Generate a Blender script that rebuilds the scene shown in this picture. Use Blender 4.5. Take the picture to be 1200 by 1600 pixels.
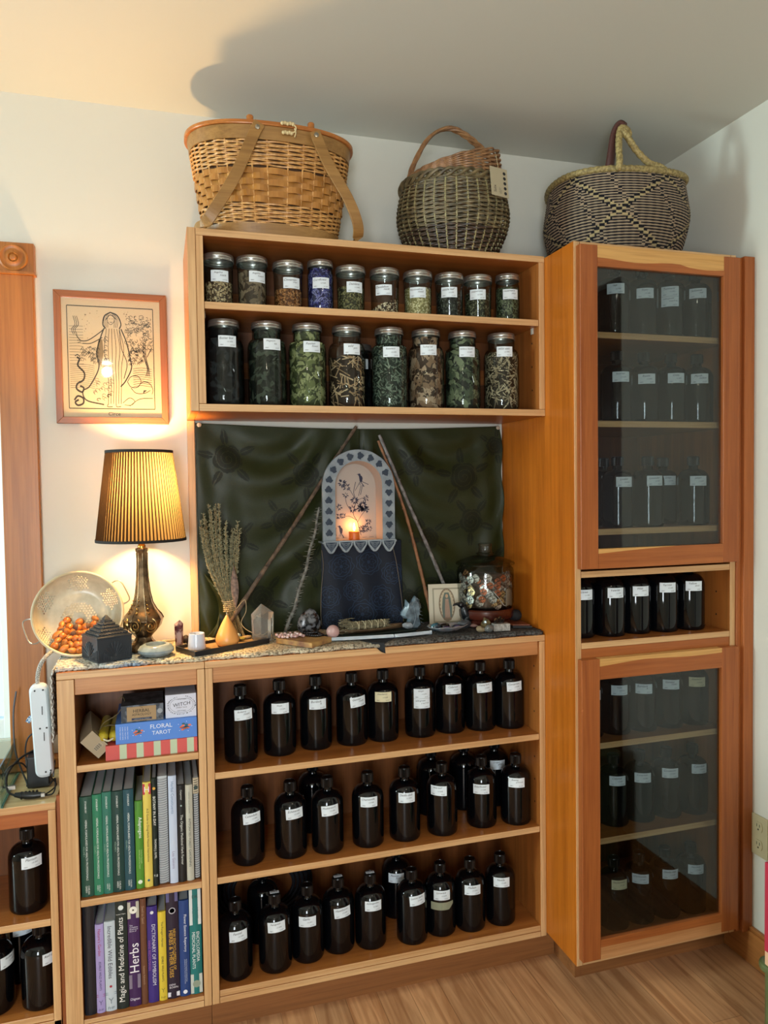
import bpy, math, random
from math import sin, cos, pi, radians, atan2, sqrt, hypot
from mathutils import Vector, Matrix
random.seed(7)
S = bpy.context.scene
COL = S.collection
for o in list(bpy.data.objects): bpy.data.objects.remove(o)

# ---------------- camera ----------------
cam = bpy.data.cameras.new('camera'); cam_o = bpy.data.objects.new('camera', cam); COL.objects.link(cam_o)
YAW, PITCH, ROLL = 0.2915, -0.0363, -0.0139
fwd = Vector((sin(YAW)*cos(PITCH), cos(YAW)*cos(PITCH), sin(PITCH)))
rt = Vector((cos(YAW), -sin(YAW), 0)); up = rt.cross(fwd)
rt2 = rt*cos(ROLL) + up*sin(ROLL); up2 = up*cos(ROLL) - rt*sin(ROLL)
M = Matrix((rt2, up2, -fwd)).transposed().to_4x4(); M.translation = Vector((-0.0956, -2.1027, 1.3454))
cam_o.matrix_world = M
cam.sensor_fit = 'HORIZONTAL'; cam.sensor_width = 36; cam.lens = 36*1168.68/1200; cam.clip_start = .02
S.camera = cam_o
S.view_settings.view_transform = 'Standard'; S.view_settings.look = 'None'; S.view_settings.gamma = 1
S.view_settings.use_curve_mapping = False
S.view_settings.exposure = 0.17

# ---------------- world and lights ----------------
W = bpy.data.worlds.new('sky'); S.world = W; W.use_nodes = True
bg = W.node_tree.nodes['Background']; bg.inputs[0].default_value = (.62, .78, 1, 1); bg.inputs[1].default_value = 1.6
def area(name, loc, aim, sx, sy, e, col):
    l = bpy.data.lights.new(name, 'AREA'); l.shape = 'RECTANGLE'; l.size = sx; l.size_y = sy; l.energy = e; l.color = col
    o = bpy.data.objects.new(name, l); COL.objects.link(o); o.location = loc
    o.rotation_euler = (Vector(aim)-Vector(loc)).to_track_quat('-Z', 'Y').to_euler(); return o
def point(name, loc, r, e, col):
    l = bpy.data.lights.new(name, 'POINT'); l.shadow_soft_size = r; l.energy = e; l.color = col
    o = bpy.data.objects.new(name, l); COL.objects.link(o); o.location = loc; return o
area('window_daylight_left', (-3.24, -.48, 1.60), (1, -.40, 1.35), .42, .85, 82, (.72, .94, .93))       # daylight through the left window
area('window_daylight_rear', (-.60, -3.47, 1.10), (.35, -.3, 1.0), .55, 1.25, 60, (.88, .96, 1))       # daylight through the rear window
point('table_lamp_bulb', (-.141, -.13, 1.362), .034, 23, (1, .60, .235))
point('candle_light', (.43, -.055, 1.232), .006, .16, (1, .36, .07))
LCEIL = [(.55, -1.95), (-.40, -3.10)]
for i, (x, y) in enumerate(LCEIL): point('ceiling_lamp_bulb', (x, y, 2.26 if i == 0 else 2.10), .03, 3.0, (1, .86, .68))

# ---------------- materials ----------------
def lin(h):
    h = h.lstrip('#'); v = [int(h[i:i+2], 16)/255 for i in (0, 2, 4)]
    return tuple((c/12.92 if c <= .04045 else ((c+.055)/1.055)**2.4) for c in v)
def C4(c): return tuple(lin(c) if isinstance(c, str) else c)[:3] + (1,)
MC = {}
def mat(name, col=(.5, .5, .5), rough=.5, metal=0, spec=.5, emit=None, es=0, trans=0, bump=None, noise=None, coat=0, sss=0):
    """bump=(scale,strength), noise=(scale,colour2,amount)"""
    if name in MC: return MC[name]
    m = bpy.data.materials.new(name); m.use_nodes = True; nt = m.node_tree; b = nt.nodes['Principled BSDF']
    b.inputs['Base Color'].default_value = C4(col); b.inputs['Roughness'].default_value = rough
    b.inputs['Metallic'].default_value = metal; b.inputs['Specular IOR Level'].default_value = spec
    b.inputs['Transmission Weight'].default_value = trans; b.inputs['Coat Weight'].default_value = coat
    if sss: b.inputs['Subsurface Weight'].default_value = sss; b.inputs['Subsurface Radius'].default_value = (.02, .01, .005)
    if emit: b.inputs['Emission Color'].default_value = C4(emit); b.inputs['Emission Strength'].default_value = es
    if noise or bump: tc = nt.nodes.new('ShaderNodeTexCoord')
    if noise:
        n = nt.nodes.new('ShaderNodeTexNoise'); n.inputs['Scale'].default_value = noise[0]; n.inputs['Detail'].default_value = 5
        r = nt.nodes.new('ShaderNodeValToRGB'); a = noise[2] if len(noise) > 2 else .15
        r.color_ramp.elements[0].position = .5-a; r.color_ramp.elements[1].position = .5+a
        r.color_ramp.elements[0].color = C4(noise[1]); r.color_ramp.elements[1].color = C4(col)
        nt.links.new(tc.outputs['Object'], n.inputs['Vector']); nt.links.new(n.outputs[0], r.inputs[0]); nt.links.new(r.outputs[0], b.inputs['Base Color'])
    if bump:
        n = nt.nodes.new('ShaderNodeTexNoise'); n.inputs['Scale'].default_value = bump[0]; n.inputs['Detail'].default_value = 3
        q = nt.nodes.new('ShaderNodeBump'); q.inputs['Strength'].default_value = bump[1]; q.inputs['Distance'].default_value = .002
        nt.links.new(tc.outputs['Object'], n.inputs['Vector']); nt.links.new(n.outputs[0], q.inputs['Height']); nt.links.new(q.outputs[0], b.inputs['Normal'])
    MC[name] = m; return m
def wood(name, c1, c2, axis='x', rough=.38, sc=1.0, spec=.4):
    """procedural grain running along axis"""
    if name in MC: return MC[name]
    m = bpy.data.materials.new(name); m.use_nodes = True; nt = m.node_tree; b = nt.nodes['Principled BSDF']; L = nt.links.new
    tc = nt.nodes.new('ShaderNodeTexCoord'); mp = nt.nodes.new('ShaderNodeMapping')
    s = {'x': (1.2, 40, 40), 'y': (40, 1.2, 40), 'z': (40, 40, 1.2)}[axis]
    mp.inputs['Scale'].default_value = [v*sc for v in s]; L(tc.outputs['Object'], mp.inputs[0])
    n = nt.nodes.new('ShaderNodeTexNoise'); n.inputs['Scale'].default_value = 1.0; n.inputs['Detail'].default_value = 6; n.inputs['Roughness'].default_value = .6
    n.inputs['Distortion'].default_value = .6; L(mp.outputs[0], n.inputs['Vector'])
    n2 = nt.nodes.new('ShaderNodeTexNoise'); n2.inputs['Scale'].default_value = 7; n2.inputs['Detail'].default_value = 8; L(mp.outputs[0], n2.inputs['Vector'])
    r = nt.nodes.new('ShaderNodeValToRGB'); r.color_ramp.elements[0].position = .36; r.color_ramp.elements[1].position = .62
    r.color_ramp.elements[0].color = C4(c2); r.color_ramp.elements[1].color = C4(c1); L(n.outputs[0], r.inputs[0])
    r2 = nt.nodes.new('ShaderNodeValToRGB'); r2.color_ramp.elements[0].position = .35; r2.color_ramp.elements[1].position = .55
    r2.color_ramp.elements[0].color = (.86, .83, .80, 1); r2.color_ramp.elements[1].color = (1, 1, 1, 1); L(n2.outputs[0], r2.inputs[0])
    mx = nt.nodes.new('ShaderNodeMix'); mx.data_type = 'RGBA'; mx.blend_type = 'MULTIPLY'; mx.inputs[0].default_value = 1
    L(r.outputs[0], mx.inputs[6]); L(r2.outputs[0], mx.inputs[7]); L(mx.outputs[2], b.inputs['Base Color'])
    q = nt.nodes.new('ShaderNodeBump'); q.inputs['Strength'].default_value = .12; q.inputs['Distance'].default_value = .001
    L(n2.outputs[0], q.inputs['Height']); L(q.outputs[0], b.inputs['Normal'])
    b.inputs['Roughness'].default_value = rough; b.inputs['Specular IOR Level'].default_value = spec
    MC[name] = m; return m
def glass(name, tint=(.96, .98, .97), edge=(.5, .58, .55), rough=.02, ior=1.5):
    """thin clear glass: see-through with Fresnel reflections and a darker, thicker look at its edges"""
    if name in MC: return MC[name]
    m = bpy.data.materials.new(name); m.use_nodes = True; nt = m.node_tree; L = nt.links.new
    nt.nodes.remove(nt.nodes['Principled BSDF']); out = nt.nodes['Material Output']
    lw = nt.nodes.new('ShaderNodeLayerWeight'); lw.inputs[0].default_value = .35
    mx = nt.nodes.new('ShaderNodeMix'); mx.data_type = 'RGBA'; mx.inputs[6].default_value = C4(tint); mx.inputs[7].default_value = C4(edge)
    L(lw.outputs['Facing'], mx.inputs[0])
    t = nt.nodes.new('ShaderNodeBsdfTransparent'); L(mx.outputs[2], t.inputs[0])
    g = nt.nodes.new('ShaderNodeBsdfGlossy'); g.inputs['Roughness'].default_value = rough
    f = nt.nodes.new('ShaderNodeFresnel'); ge = nt.nodes.new('ShaderNodeNewGeometry'); mr = nt.nodes.new('ShaderNodeMapRange')
    mr.inputs[3].default_value = ior; mr.inputs[4].default_value = 1/ior; L(ge.outputs['Backfacing'], mr.inputs[0]); L(mr.outputs[0], f.inputs[0])
    s = nt.nodes.new('ShaderNodeMixShader'); L(f.outputs[0], s.inputs[0]); L(t.outputs[0], s.inputs[1]); L(g.outputs[0], s.inputs[2])
    L(s.outputs[0], out.inputs[0]); MC[name] = m; return m

# ---------------- mesh builder ----------------
class MB:
    def __init__(s): s.v = []; s.f = []; s.m = []; s.sm = []
    def add(s, vs, fs, mi=0, smooth=False):
        n = len(s.v); s.v += [tuple(v) for v in vs]; s.f += [tuple(i+n for i in f) for f in fs]; s.m += [mi]*len(fs); s.sm += [smooth]*len(fs)
        return s
    def box(s, x0, x1, y0, y1, z0, z1, mi=0, rot=None, c=None):
        vs = [(x, y, z) for x in (x0, x1) for y in (y0, y1) for z in (z0, z1)]
        if rot is not None:
            R = rot if isinstance(rot, Matrix) else Matrix.Rotation(rot, 3, 'Z')
            cc = Vector(c if c else ((x0+x1)/2, (y0+y1)/2, (z0+z1)/2)); vs = [tuple(R @ (Vector(v)-cc) + cc) for v in vs]
        return s.add(vs, [(0, 1, 3, 2), (4, 6, 7, 5), (0, 4, 5, 1), (2, 3, 7, 6), (0, 2, 6, 4), (1, 5, 7, 3)], mi)
    def lathe(s, prof, seg=32, c=(0, 0, 0), mi=0, cap0=True, cap1=True, sx=1, sy=1, ph=0, smooth=True):
        vs = []; fs = []; n = len(prof)
        for k in range(seg):
            a = 2*pi*k/seg+ph
            for r, z in prof: vs.append((c[0]+r*cos(a)*sx, c[1]+r*sin(a)*sy, c[2]+z))
        for k in range(seg):
            k2 = (k+1) % seg
            for i in range(n-1): fs.append((k*n+i, k2*n+i, k2*n+i+1, k*n+i+1))
        s.add(vs, fs, mi, smooth)
        if cap0 and prof[0][0] > 1e-6: s.add([vs[k*n] for k in range(seg)], [tuple(range(seg))[::-1]], mi)
        if cap1 and prof[-1][0] > 1e-6: s.add([vs[k*n+n-1] for k in range(seg)], [tuple(range(seg))], mi)
        return s
    def tube(s, pts, r, seg=6, mi=0, closed=False, flat=None, caps=True):
        """r: number or list; flat=(w,h) for an elliptical section with w across the second axis"""
        P = [Vector(p) for p in pts]; n = len(P); vs = []; fs = []; ref = None
        for i in range(n):
            t = (P[(i+1) % n]-P[i-1]) if closed else (P[min(i+1, n-1)]-P[max(i-1, 0)])
            if t.length < 1e-9: t = Vector((0, 0, 1))
            t.normalize()
            if ref is None: ref = Vector((0, 0, 1)) if abs(t.z) < .9 else Vector((1, 0, 0))
            a = (ref - t*ref.dot(t))
            if a.length < 1e-6: a = t.orthogonal()
            a.normalize(); b = t.cross(a)
            if not flat: ref = a
            rr = r[i] if isinstance(r, (list, tuple)) else r
            for k in range(seg):
                q = 2*pi*k/seg + (pi/seg if flat and seg == 4 else 0)
                w, h = flat if flat else (1, 1)
                vs.append(tuple(P[i] + a*cos(q)*rr*h + b*sin(q)*rr*w))
        m = n if closed else n-1
        for i in range(m):
            j = (i+1) % n
            for k in range(seg):
                k2 = (k+1) % seg; fs.append((i*seg+k, i*seg+k2, j*seg+k2, j*seg+k))
        if not closed and caps: fs += [tuple(range(seg))[::-1], tuple((n-1)*seg+k for k in range(seg))]
        return s.add(vs, fs, mi, seg > 4)
    def grid(s, fn, nu, nv, mi=0, closed_u=False, smooth=True):
        vs = [fn(i/nu, j/nv) for i in range(nu+(0 if closed_u else 1)) for j in range(nv+1)]; fs = []
        for i in range(nu):
            i2 = (i+1) % nu if closed_u else i+1
            for j in range(nv): fs.append((i*(nv+1)+j, i2*(nv+1)+j, i2*(nv+1)+j+1, i*(nv+1)+j+1))
        return s.add(vs, fs, mi, smooth)
    def ball(s, c, rx, ry=None, rz=None, mi=0, nu=12, nv=8, R=None, fn=None):
        ry = ry or rx; rz = rz or rx; c = Vector(c)
        def f(u, v):
            a, b = 2*pi*u, pi*v; p = Vector((rx*sin(b)*cos(a), ry*sin(b)*sin(a), -rz*cos(b)))
            if fn: p = fn(p, a, b)
            if R: p = R @ p
            return tuple(p+c)
        return s.grid(f, nu, nv, mi, True)
    def prism(s, poly, y0, y1, mi=0, axis='y'):
        """extrude a 2-D polygon (x,z) between two y values (or (x,y) between z values)"""
        n = len(poly)
        g = (lambda p, t: (p[0], t, p[1])) if axis == 'y' else ((lambda p, t: (p[0], p[1], t)) if axis == 'z' else (lambda p, t: (t, p[0], p[1])))
        vs = [g(p, y0) for p in poly]+[g(p, y1) for p in poly]
        fs = [tuple(range(n)), tuple(range(2*n-1, n-1, -1))]+[(i, i+n, (i+1) % n+n, (i+1) % n) for i in range(n)]
        return s.add(vs, fs, mi)
    def ribbon(s, pts, w, mp, mi=0):
        """flat ink line of width w along 2-D points, laid out by mp(a,b)->xyz"""
        n = len(pts); vs = []
        for i in range(n):
            a = pts[min(i+1, n-1)]; b = pts[max(i-1, 0)]; dx, dy = a[0]-b[0], a[1]-b[1]; l = hypot(dx, dy) or 1
            ww = w[i] if isinstance(w, (list, tuple)) else w
            nx, ny = -dy/l*ww/2, dx/l*ww/2
            vs += [mp(pts[i][0]+nx, pts[i][1]+ny), mp(pts[i][0]-nx, pts[i][1]-ny)]
        return s.add(vs, [(2*i, 2*i+2, 2*i+3, 2*i+1) for i in range(n-1)], mi)
    def poly(s, pts, mp, mi=0):
        return s.add([mp(*p) for p in pts], [tuple(range(len(pts)))], mi)
    def text(s, txt, mp, mi=0, box=None, size=1.0, shear=0, jit=0):
        """box=(w,h): scaled to fit and centred on 0,0"""
        vs, fs, w, h = text_geo(txt, shear)
        if not vs: return s
        k = min(box[0]/w, box[1]/h) if box else size/h
        cx, cy = w/2, h/2
        return s.add([mp((x-cx)*k, (y-cy)*k) for x, y in vs], fs, mi)
ORG = {}
def build(name, mb, mats, parent=None, loc=None, bevel=0, solid=0, subsurf=0, sharp=True):
    me = bpy.data.meshes.new(name); off = Vector(loc) if loc else (ORG.get(parent.name, Vector((0, 0, 0))) if parent else Vector((0, 0, 0)))
    me.from_pydata([(v[0]-off[0], v[1]-off[1], v[2]-off[2]) for v in mb.v], [], mb.f)
    for m in (mats if isinstance(mats, (list, tuple)) else [mats]): me.materials.append(m)
    me.polygons.foreach_set('material_index', mb.m); me.polygons.foreach_set('use_smooth', mb.sm); me.update()
    if any(mb.sm): me.set_sharp_from_angle(angle=radians(38))
    o = bpy.data.objects.new(name, me); COL.objects.link(o)
    if parent: o.parent = parent
    if loc: o.location = off
    ORG[o.name] = off if not parent else ORG.get(parent.name, Vector((0, 0, 0)))
    if bevel:
        md = o.modifiers.new('bevel', 'BEVEL'); md.width = bevel; md.segments = 2; md.limit_method = 'ANGLE'; md.angle_limit = radians(40)
    if solid: md = o.modifiers.new('solid', 'SOLIDIFY'); md.thickness = solid
    if subsurf: md = o.modifiers.new('sub', 'SUBSURF'); md.levels = md.render_levels = subsurf
    return o
def tag(o, label, cat, group=None):
    o['label'] = label; o['category'] = cat
    if group: o['group'] = group
    return o
def thing(name, label, cat, loc=(0, 0, 0), group=None, rz=0):
    o = bpy.data.objects.new(name, None); COL.objects.link(o); o.location = loc; o.rotation_euler.z = rz
    o.empty_display_size = .02; ORG[o.name] = Vector(loc); return tag(o, label, cat, group)
def struct(name, mb, mats, **k):
    o = build(name, mb, mats, **k)
    if not k.get('parent'): o['kind'] = 'structure'
    return o
TG = {}
def text_geo(txt, shear=0):
    key = (txt, shear)
    if key in TG: return TG[key]
    cu = bpy.data.curves.new('t', 'FONT'); cu.body = txt; cu.resolution_u = 2; cu.shear = shear; cu.size = 1
    o = bpy.data.objects.new('t', cu); COL.objects.link(o)
    dg = bpy.context.evaluated_depsgraph_get(); me = bpy.data.meshes.new_from_object(o.evaluated_get(dg))
    vs = [(v.co.x, v.co.y) for v in me.vertices]; fs = [tuple(p.vertices) for p in me.polygons]
    bpy.data.objects.remove(o); bpy.data.curves.remove(cu); bpy.data.meshes.remove(me)
    if vs:
        x0 = min(v[0] for v in vs); y0 = min(v[1] for v in vs); vs = [(x-x0, y-y0) for x, y in vs]
        r = (vs, fs, max(v[0] for v in vs) or 1, max(v[1] for v in vs) or 1)
    else: r = ([], [], 1, 1)
    TG[key] = r; return r
def arc(cx, cy, rx, ry, a0, a1, n=16): return [(cx+rx*cos(radians(a0+(a1-a0)*i/n)), cy+ry*sin(radians(a0+(a1-a0)*i/n))) for i in range(n+1)]
def spl(pts, n=8):
    """Catmull-Rom through points of any dimension"""
    P = [Vector(p) for p in pts]; P = [P[0]*2-P[1]]+P+[P[-1]*2-P[-2]]; out = []
    for i in range(1, len(P)-2):
        for k in range(n):
            t = k/n; a, b, c, d = P[i-1:i+3]
            out.append(tuple(.5*((2*b)+(c-a)*t+(2*a-5*b+4*c-d)*t*t+(3*b-a-3*c+d)*t**3)))
    out.append(tuple(P[-2])); return out

# ---------------- room ----------------
XR, YF, ZC, XL = 1.462, -3.4, 2.344, -3.2
wallm = mat('painted plaster wall', '#d3d0c5', .75, bump=(180, .04), spec=.2)
ceilm = mat('painted ceiling', '#cfcdc2', .85, spec=.1)
fl = bpy.data.materials.new('laminate plank floor'); fl.use_nodes = True
def floor_mat(m):
    nt = m.node_tree; b = nt.nodes['Principled BSDF']; L = nt.links.new
    tc = nt.nodes.new('ShaderNodeTexCoord'); mp = nt.nodes.new('ShaderNodeMapping'); mp.inputs['Rotation'].default_value[2] = radians(90)
    L(tc.outputs['Object'], mp.inputs[0])
    br = nt.nodes.new('ShaderNodeTexBrick'); br.inputs['Scale'].default_value = 1; br.inputs['Brick Width'].default_value = 1.2; br.inputs['Row Height'].default_value = .085
    br.inputs['Mortar Size'].default_value = .0009; br.inputs['Color1'].default_value = (.9, .9, .9, 1); br.inputs['Color2'].default_value = (1.2, 1.15, 1.1, 1); br.inputs['Mortar'].default_value = (.6, .55, .5, 1)
    L(mp.outputs[0], br.inputs['Vector'])
    mp2 = nt.nodes.new('ShaderNodeMapping'); mp2.inputs['Scale'].default_value = (26, 1.5, 1); L(tc.outputs['Object'], mp2.inputs[0])
    n = nt.nodes.new('ShaderNodeTexNoise'); n.inputs['Scale'].default_value = 1.6; n.inputs['Detail'].default_value = 8; n.inputs['Distortion'].default_value = 1.2; L(mp2.outputs[0], n.inputs['Vector'])
    r = nt.nodes.new('ShaderNodeValToRGB'); r.color_ramp.elements[0].position = .35; r.color_ramp.elements[1].position = .65
    r.color_ramp.elements[0].color = C4('#9c6c47'); r.color_ramp.elements[1].color = C4('#c4946a'); L(n.outputs[0], r.inputs[0])
    mx = nt.nodes.new('ShaderNodeMix'); mx.data_type = 'RGBA'; mx.blend_type = 'MULTIPLY'; mx.inputs[0].default_value = 1
    L(r.outputs[0], mx.inputs[6]); L(br.outputs[0], mx.inputs[7]); L(mx.outputs[2], b.inputs['Base Color']); b.inputs['Roughness'].default_value = .42
floor_mat(fl)
struct('floor', MB().box(XL, XR+.1, YF, .1, -.05, 0), fl)
struct('ceiling', MB().box(XL-.1, XR+.1, YF-.1, .1, ZC, ZC+.05), ceilm)
WX0, WX1, WZ0, WZ1 = -1.5, -.474, .70, 1.885
w = MB(); w.box(WX1, XR+.1, 0, .1, 0, ZC); w.box(XL-.1, WX0, 0, .1, 0, ZC); w.box(WX0, WX1, 0, .1, 0, WZ0); w.box(WX0, WX1, 0, .1, WZ1, ZC)
struct('wall_back', w, wallm)
DY0, DY1 = -1.04, -1.95                                   # doorway in the right wall
w = MB(); w.box(XR, XR+.1, DY0, 0, 0, ZC); w.box(XR, XR+.1, YF, DY1, 0, ZC); w.box(XR, XR+.1, DY1, DY0, 2.06, ZC)
struct('wall_right', w, wallm)
struct('door_1', MB().box(XR+.03, XR+.07, DY1+.01, DY0-.01, .01, 2.055), wood('dark door wood', '#4a2a17', '#2f190d', 'z'), bevel=.002)
def holed(x0, x1, a0, a1, b0, b1):                        # wall in a y-z plane with an opening
    w = MB(); w.box(x0, x1, YF, a0, 0, ZC); w.box(x0, x1, a1, 0, 0, ZC); w.box(x0, x1, a0, a1, 0, b0); w.box(x0, x1, a0, a1, b1, ZC); return w
struct('wall_left', holed(XL-.1, XL, -.82, -.14, .95, 2.25), wallm)
w = MB(); w.box(XL-.1, -.90, YF-.1, YF, 0, ZC); w.box(-.30, XR+.1, YF-.1, YF, 0, ZC); w.box(-.90, -.30, YF-.1, YF, 0, .45); w.box(-.90, -.30, YF-.1, YF, 1.78, ZC)
struct('wall_front', w, wallm)
casing = wood('fir window casing', '#ad6c30', '#955a24', 'z', sc=.8); casingx = wood('fir casing across', '#ad6c30', '#955a24', 'x', sc=.8)
white = mat('white window paint', '#dfe6e6', .4)
# window beside the shelves: casing, corner block, sash
t = MB(); t.box(-.474, -.387, -.02, 0, .655, 1.8877); struct('trim_1', t, casing, bevel=.003)
t = MB(); t.box(-.479, -.384, -.026, 0, 1.888, 1.964)
t.box(-.479, -.382, -.031, 0, 1.886, 1.892)
t.lathe([(.034, 0), (.034, .002), (.030, .0045), (.025, .002), (.020, .0018), (.012, .006), (.0095, .003), (.006, .007), (0, .0078)], 36, (0, 0, 0), 0)
n0 = 16; t.v[n0:] = [(-.4310+x, -.026-z, 1.926+y) for x, y, z in t.v[n0:]]
struct('trim_2', t, casing)
t = MB(); t.box(-1.6, -.36, -.045, 0, .632, .656); struct('trim_3', t, casingx, bevel=.002)
t = MB(); t.box(-1.6, -.479, -.022, 0, 1.888, 1.96); struct('trim_4', t, casingx, bevel=.002)
t = MB()
for z0, z1 in ((WZ0, .75), (1.25, 1.285), (1.84, WZ1)): t.box(WX0, WX1, .025, .06, z0, z1)
for x0 in (WX0, WX1-.022, (WX0+WX1)/2): t.box(x0, x0+.022, .024, .061, WZ0, WZ1)
win = struct('window_1', t, white, bevel=.002)
struct('window_pane', MB().box(WX0+.02, WX1-.02, .04, .044, WZ0+.05, WZ1-.05), glass('window glass', (.93, .97, .98), (.7, .8, .8)), parent=win)
def small_window(name, fn):
    t = MB(); a0, a1, b0, b1 = fn[1:]
    for (p, q, r_, s_) in ((a0, a1, b0, b0+.05), (a0, a1, b1-.05, b1), (a0, a0+.05, b0, b1), (a1-.05, a1, b0, b1), ((a0+a1)/2-.02, (a0+a1)/2+.02, b0, b1), (a0, a1, (b0+b1)/2-.02, (b0+b1)/2+.02)):
        if fn[0] == 'x': t.box(XL-.07, XL-.03, p, q, r_, s_)
        else: t.box(p, q, YF-.07, YF-.03, r_, s_)
    struct(name, t, white)
small_window('window_2', ('x', -.82, -.14, .95, 2.25)); small_window('window_3', ('y', -.90, -.30, .45, 1.78))
bw = wood('fir baseboard', '#b5763f', '#9c6232', 'y', sc=.8)
t = MB(); t.box(1.446, XR, DY0, -.30, 0, .092); t.box(1.450, XR, DY0, -.30, .092, .102); struct('baseboard_right', t, bw, bevel=.002)
for x, y in LCEIL:
    ZL = ZC if y > -2.6 else ZC-.16
    t = thing('ceiling_spotlight', 'small white ceiling lamp behind the viewer, %s' % ('nearer to the shelves' if y > -2.6 else 'farther from the shelves'), 'ceiling lamp', (x, y, ZC))
    build('mount', MB().lathe([(.05, ZC-ZL), (.05, ZC-ZL-.012), (.012, ZC-ZL-.014), (.012, -.010), (.05, -.012), (.045, -.015)], 24, (x, y, ZL)), white, t)
    build('bulb', MB().lathe([(.02, -.016), (.032, -.03), (.030, -.034), (.02, -.036)], 20, (x, y, ZL)), mat('ceiling bulb glow', (1, .9, .75), .4, emit=(1, .86, .66), es=22), t)
# outlet on the right wall
t = thing('wall_outlet', 'beige double wall outlet on the right wall above the baseboard', 'outlet', (XR, -.463, .33))
b_ = MB(); b_.box(XR-.006, XR, -.492, -.436, .312, .425); build('cover_plate', b_, mat('beige outlet plastic', '#b9ad8b', .35), t, bevel=.002)
for z in (.395, .345):
    b_ = MB(); pr_ = [(-.4635+.014*cos(a/24*2*pi), z+.017*max(-.8, min(.8, sin(a/24*2*pi)))) for a in range(24)]
    b_.prism(pr_, XR-.0085, XR-.004, 0, 'x'); k = mat('black slot', '#15110d', .6)
    for dy in (-.005, .005): b_.box(XR-.009, XR-.0084, -.4635+dy-.0008, -.4635+dy+.0008, z+.0, z+.008, 1)
    b_.box(XR-.009, XR-.0084, -.4655, -.4615, z-.009, z-.005, 1)
    build('socket', b_, [mat('beige outlet plastic', '#b9ad8b', .35), k], t)
# ---------------- shelving ----------------
oakh = wood('oak edge across', '#d6ad7c', '#c09160', 'x'); oakv = wood('oak edge upright', '#d6ad7c', '#c09160', 'z')
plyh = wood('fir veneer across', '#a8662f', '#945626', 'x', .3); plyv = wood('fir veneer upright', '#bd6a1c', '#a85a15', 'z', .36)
plyi = wood('fir veneer inside', '#a8642c', '#8f5424', 'z', .4); firx = wood('fir rail across', '#c68e5c', '#b47a49', 'x')
firv = wood('red fir stile', '#a9602f', '#944f26', 'z', .33); firr = wood('red fir rail', '#ae6532', '#9b5528', 'x', .33); sap = wood('pale sapwood', '#d9a765', '#cb9652', 'x', .35)
def board(name, x0, x1, y0, y1, z0, z1, face, edge, parent, bev=.0012):
    m = MB(); m.box(x0, x1, y0, y1, z0, z1); m.m[2] = 1
    return build(name, m, [face, edge], parent, bevel=bev)
U, L_, T = -.275, -.2655, -.422
plyb = wood('shade darkened fir back veneer', '#74431f', '#613616', 'z', .4)  # fir colour darkened to imitate the shade at the cabinet backs
holes = mat('dark shelf-pin hole', '#1c0f07', .7)
def pins(par, x, ys, z0, z1, side):
    m = MB(); z = z0
    while z < z1:
        for y in ys: m.box(x, x+side*.0004, y-.0022, y+.0022, z-.0022, z+.0022)
        z += .064
    o = build('pin_holes', m, holes, par); o['kind'] = 'stuff'
# upper wall cabinet
c = thing('wall_cabinet', 'open oak-edged wall cabinet with two rows of herb jars and two baskets on top', 'cabinet', (.457, 0, 1.526))
board('side_panel', .0, .017, U, -.003, 1.544, 1.938, plyi, oakv, c); board('side_panel', .897, .914, U, -.003, 1.544, 1.938, plyi, oakv, c)
board('top_panel', .0, .914, U, -.003, 1.938, 1.955, plyh, oakh, c); board('bottom_panel', .0, .914, U, -.003, 1.526, 1.5435, plyh, oakh, c)
board('shelf', .0175, .8965, U+.002, -.012, 1.768, 1.785, plyh, oakh, c)
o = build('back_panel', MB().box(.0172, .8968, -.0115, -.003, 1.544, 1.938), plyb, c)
for z in (1.655, 1.84): build('back_batten', MB().box(.03, .884, -.018, -.012, z-.014, z+.03), plyh, c)
board('end_panel', -.0195, -.0005, U, -.002, 1.526, 1.9555, plyv, oakv, c)
board('support_post', -.0195, -.0005, -.021, -.002, .927, 1.5255, plyv, oakv, c)
pins(c, .8968, (-.235, -.06), 1.60, 1.76, -1)
for x in (.0172, .893):
    m = MB(); m.box(x, x+.0036, -.245, -.235, 1.752, 1.768); build('shelf_clip', m, mat('clear clip plastic', '#b9b4a8', .2), c)
# lower bottle bookcase
c = thing('bottle_bookcase', 'long low bookcase of three open shelves filled with black bottles', 'bookcase', (.457, 0, 0))
board('side_panel', .0, .0175, L_, -.003, .078, .9085, plyi, oakv, c); board('side_panel', .8965, .914, L_, -.003, .078, .9085, plyi, oakv, c)
board('top_panel', -.0005, .914, L_, -.003, .909, .926, plyh, oakh, c)
board('bottom_panel', .018, .896, L_, -.003, .078, .0935, plyh, oakh, c)
m = MB(); m.box(.0178, .8962, L_+.008, L_+.024, .8705, .9088); build('top_rail', m, firx, c, bevel=.001)
for z in (.651, .391): board('shelf', .018, .896, L_+.002, -.012, z-.0165, z, plyh, oakh, c)
board('shelf', .018, .896, L_+.001, -.012, .094, .110, plyh, oakh, c)
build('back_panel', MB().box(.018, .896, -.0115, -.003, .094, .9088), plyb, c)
build('toe_kick', MB().box(.0, .954, -.2356, -.22, .0, .0778), wood('dark fir toe kick', '#8f5c33', '#7c4e2a', 'x', .5), c)
pins(c, .8963, (-.235, -.05), .45, .86, -1); pins(c, .0177, (-.235, -.05), .45, .86, 1)
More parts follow.
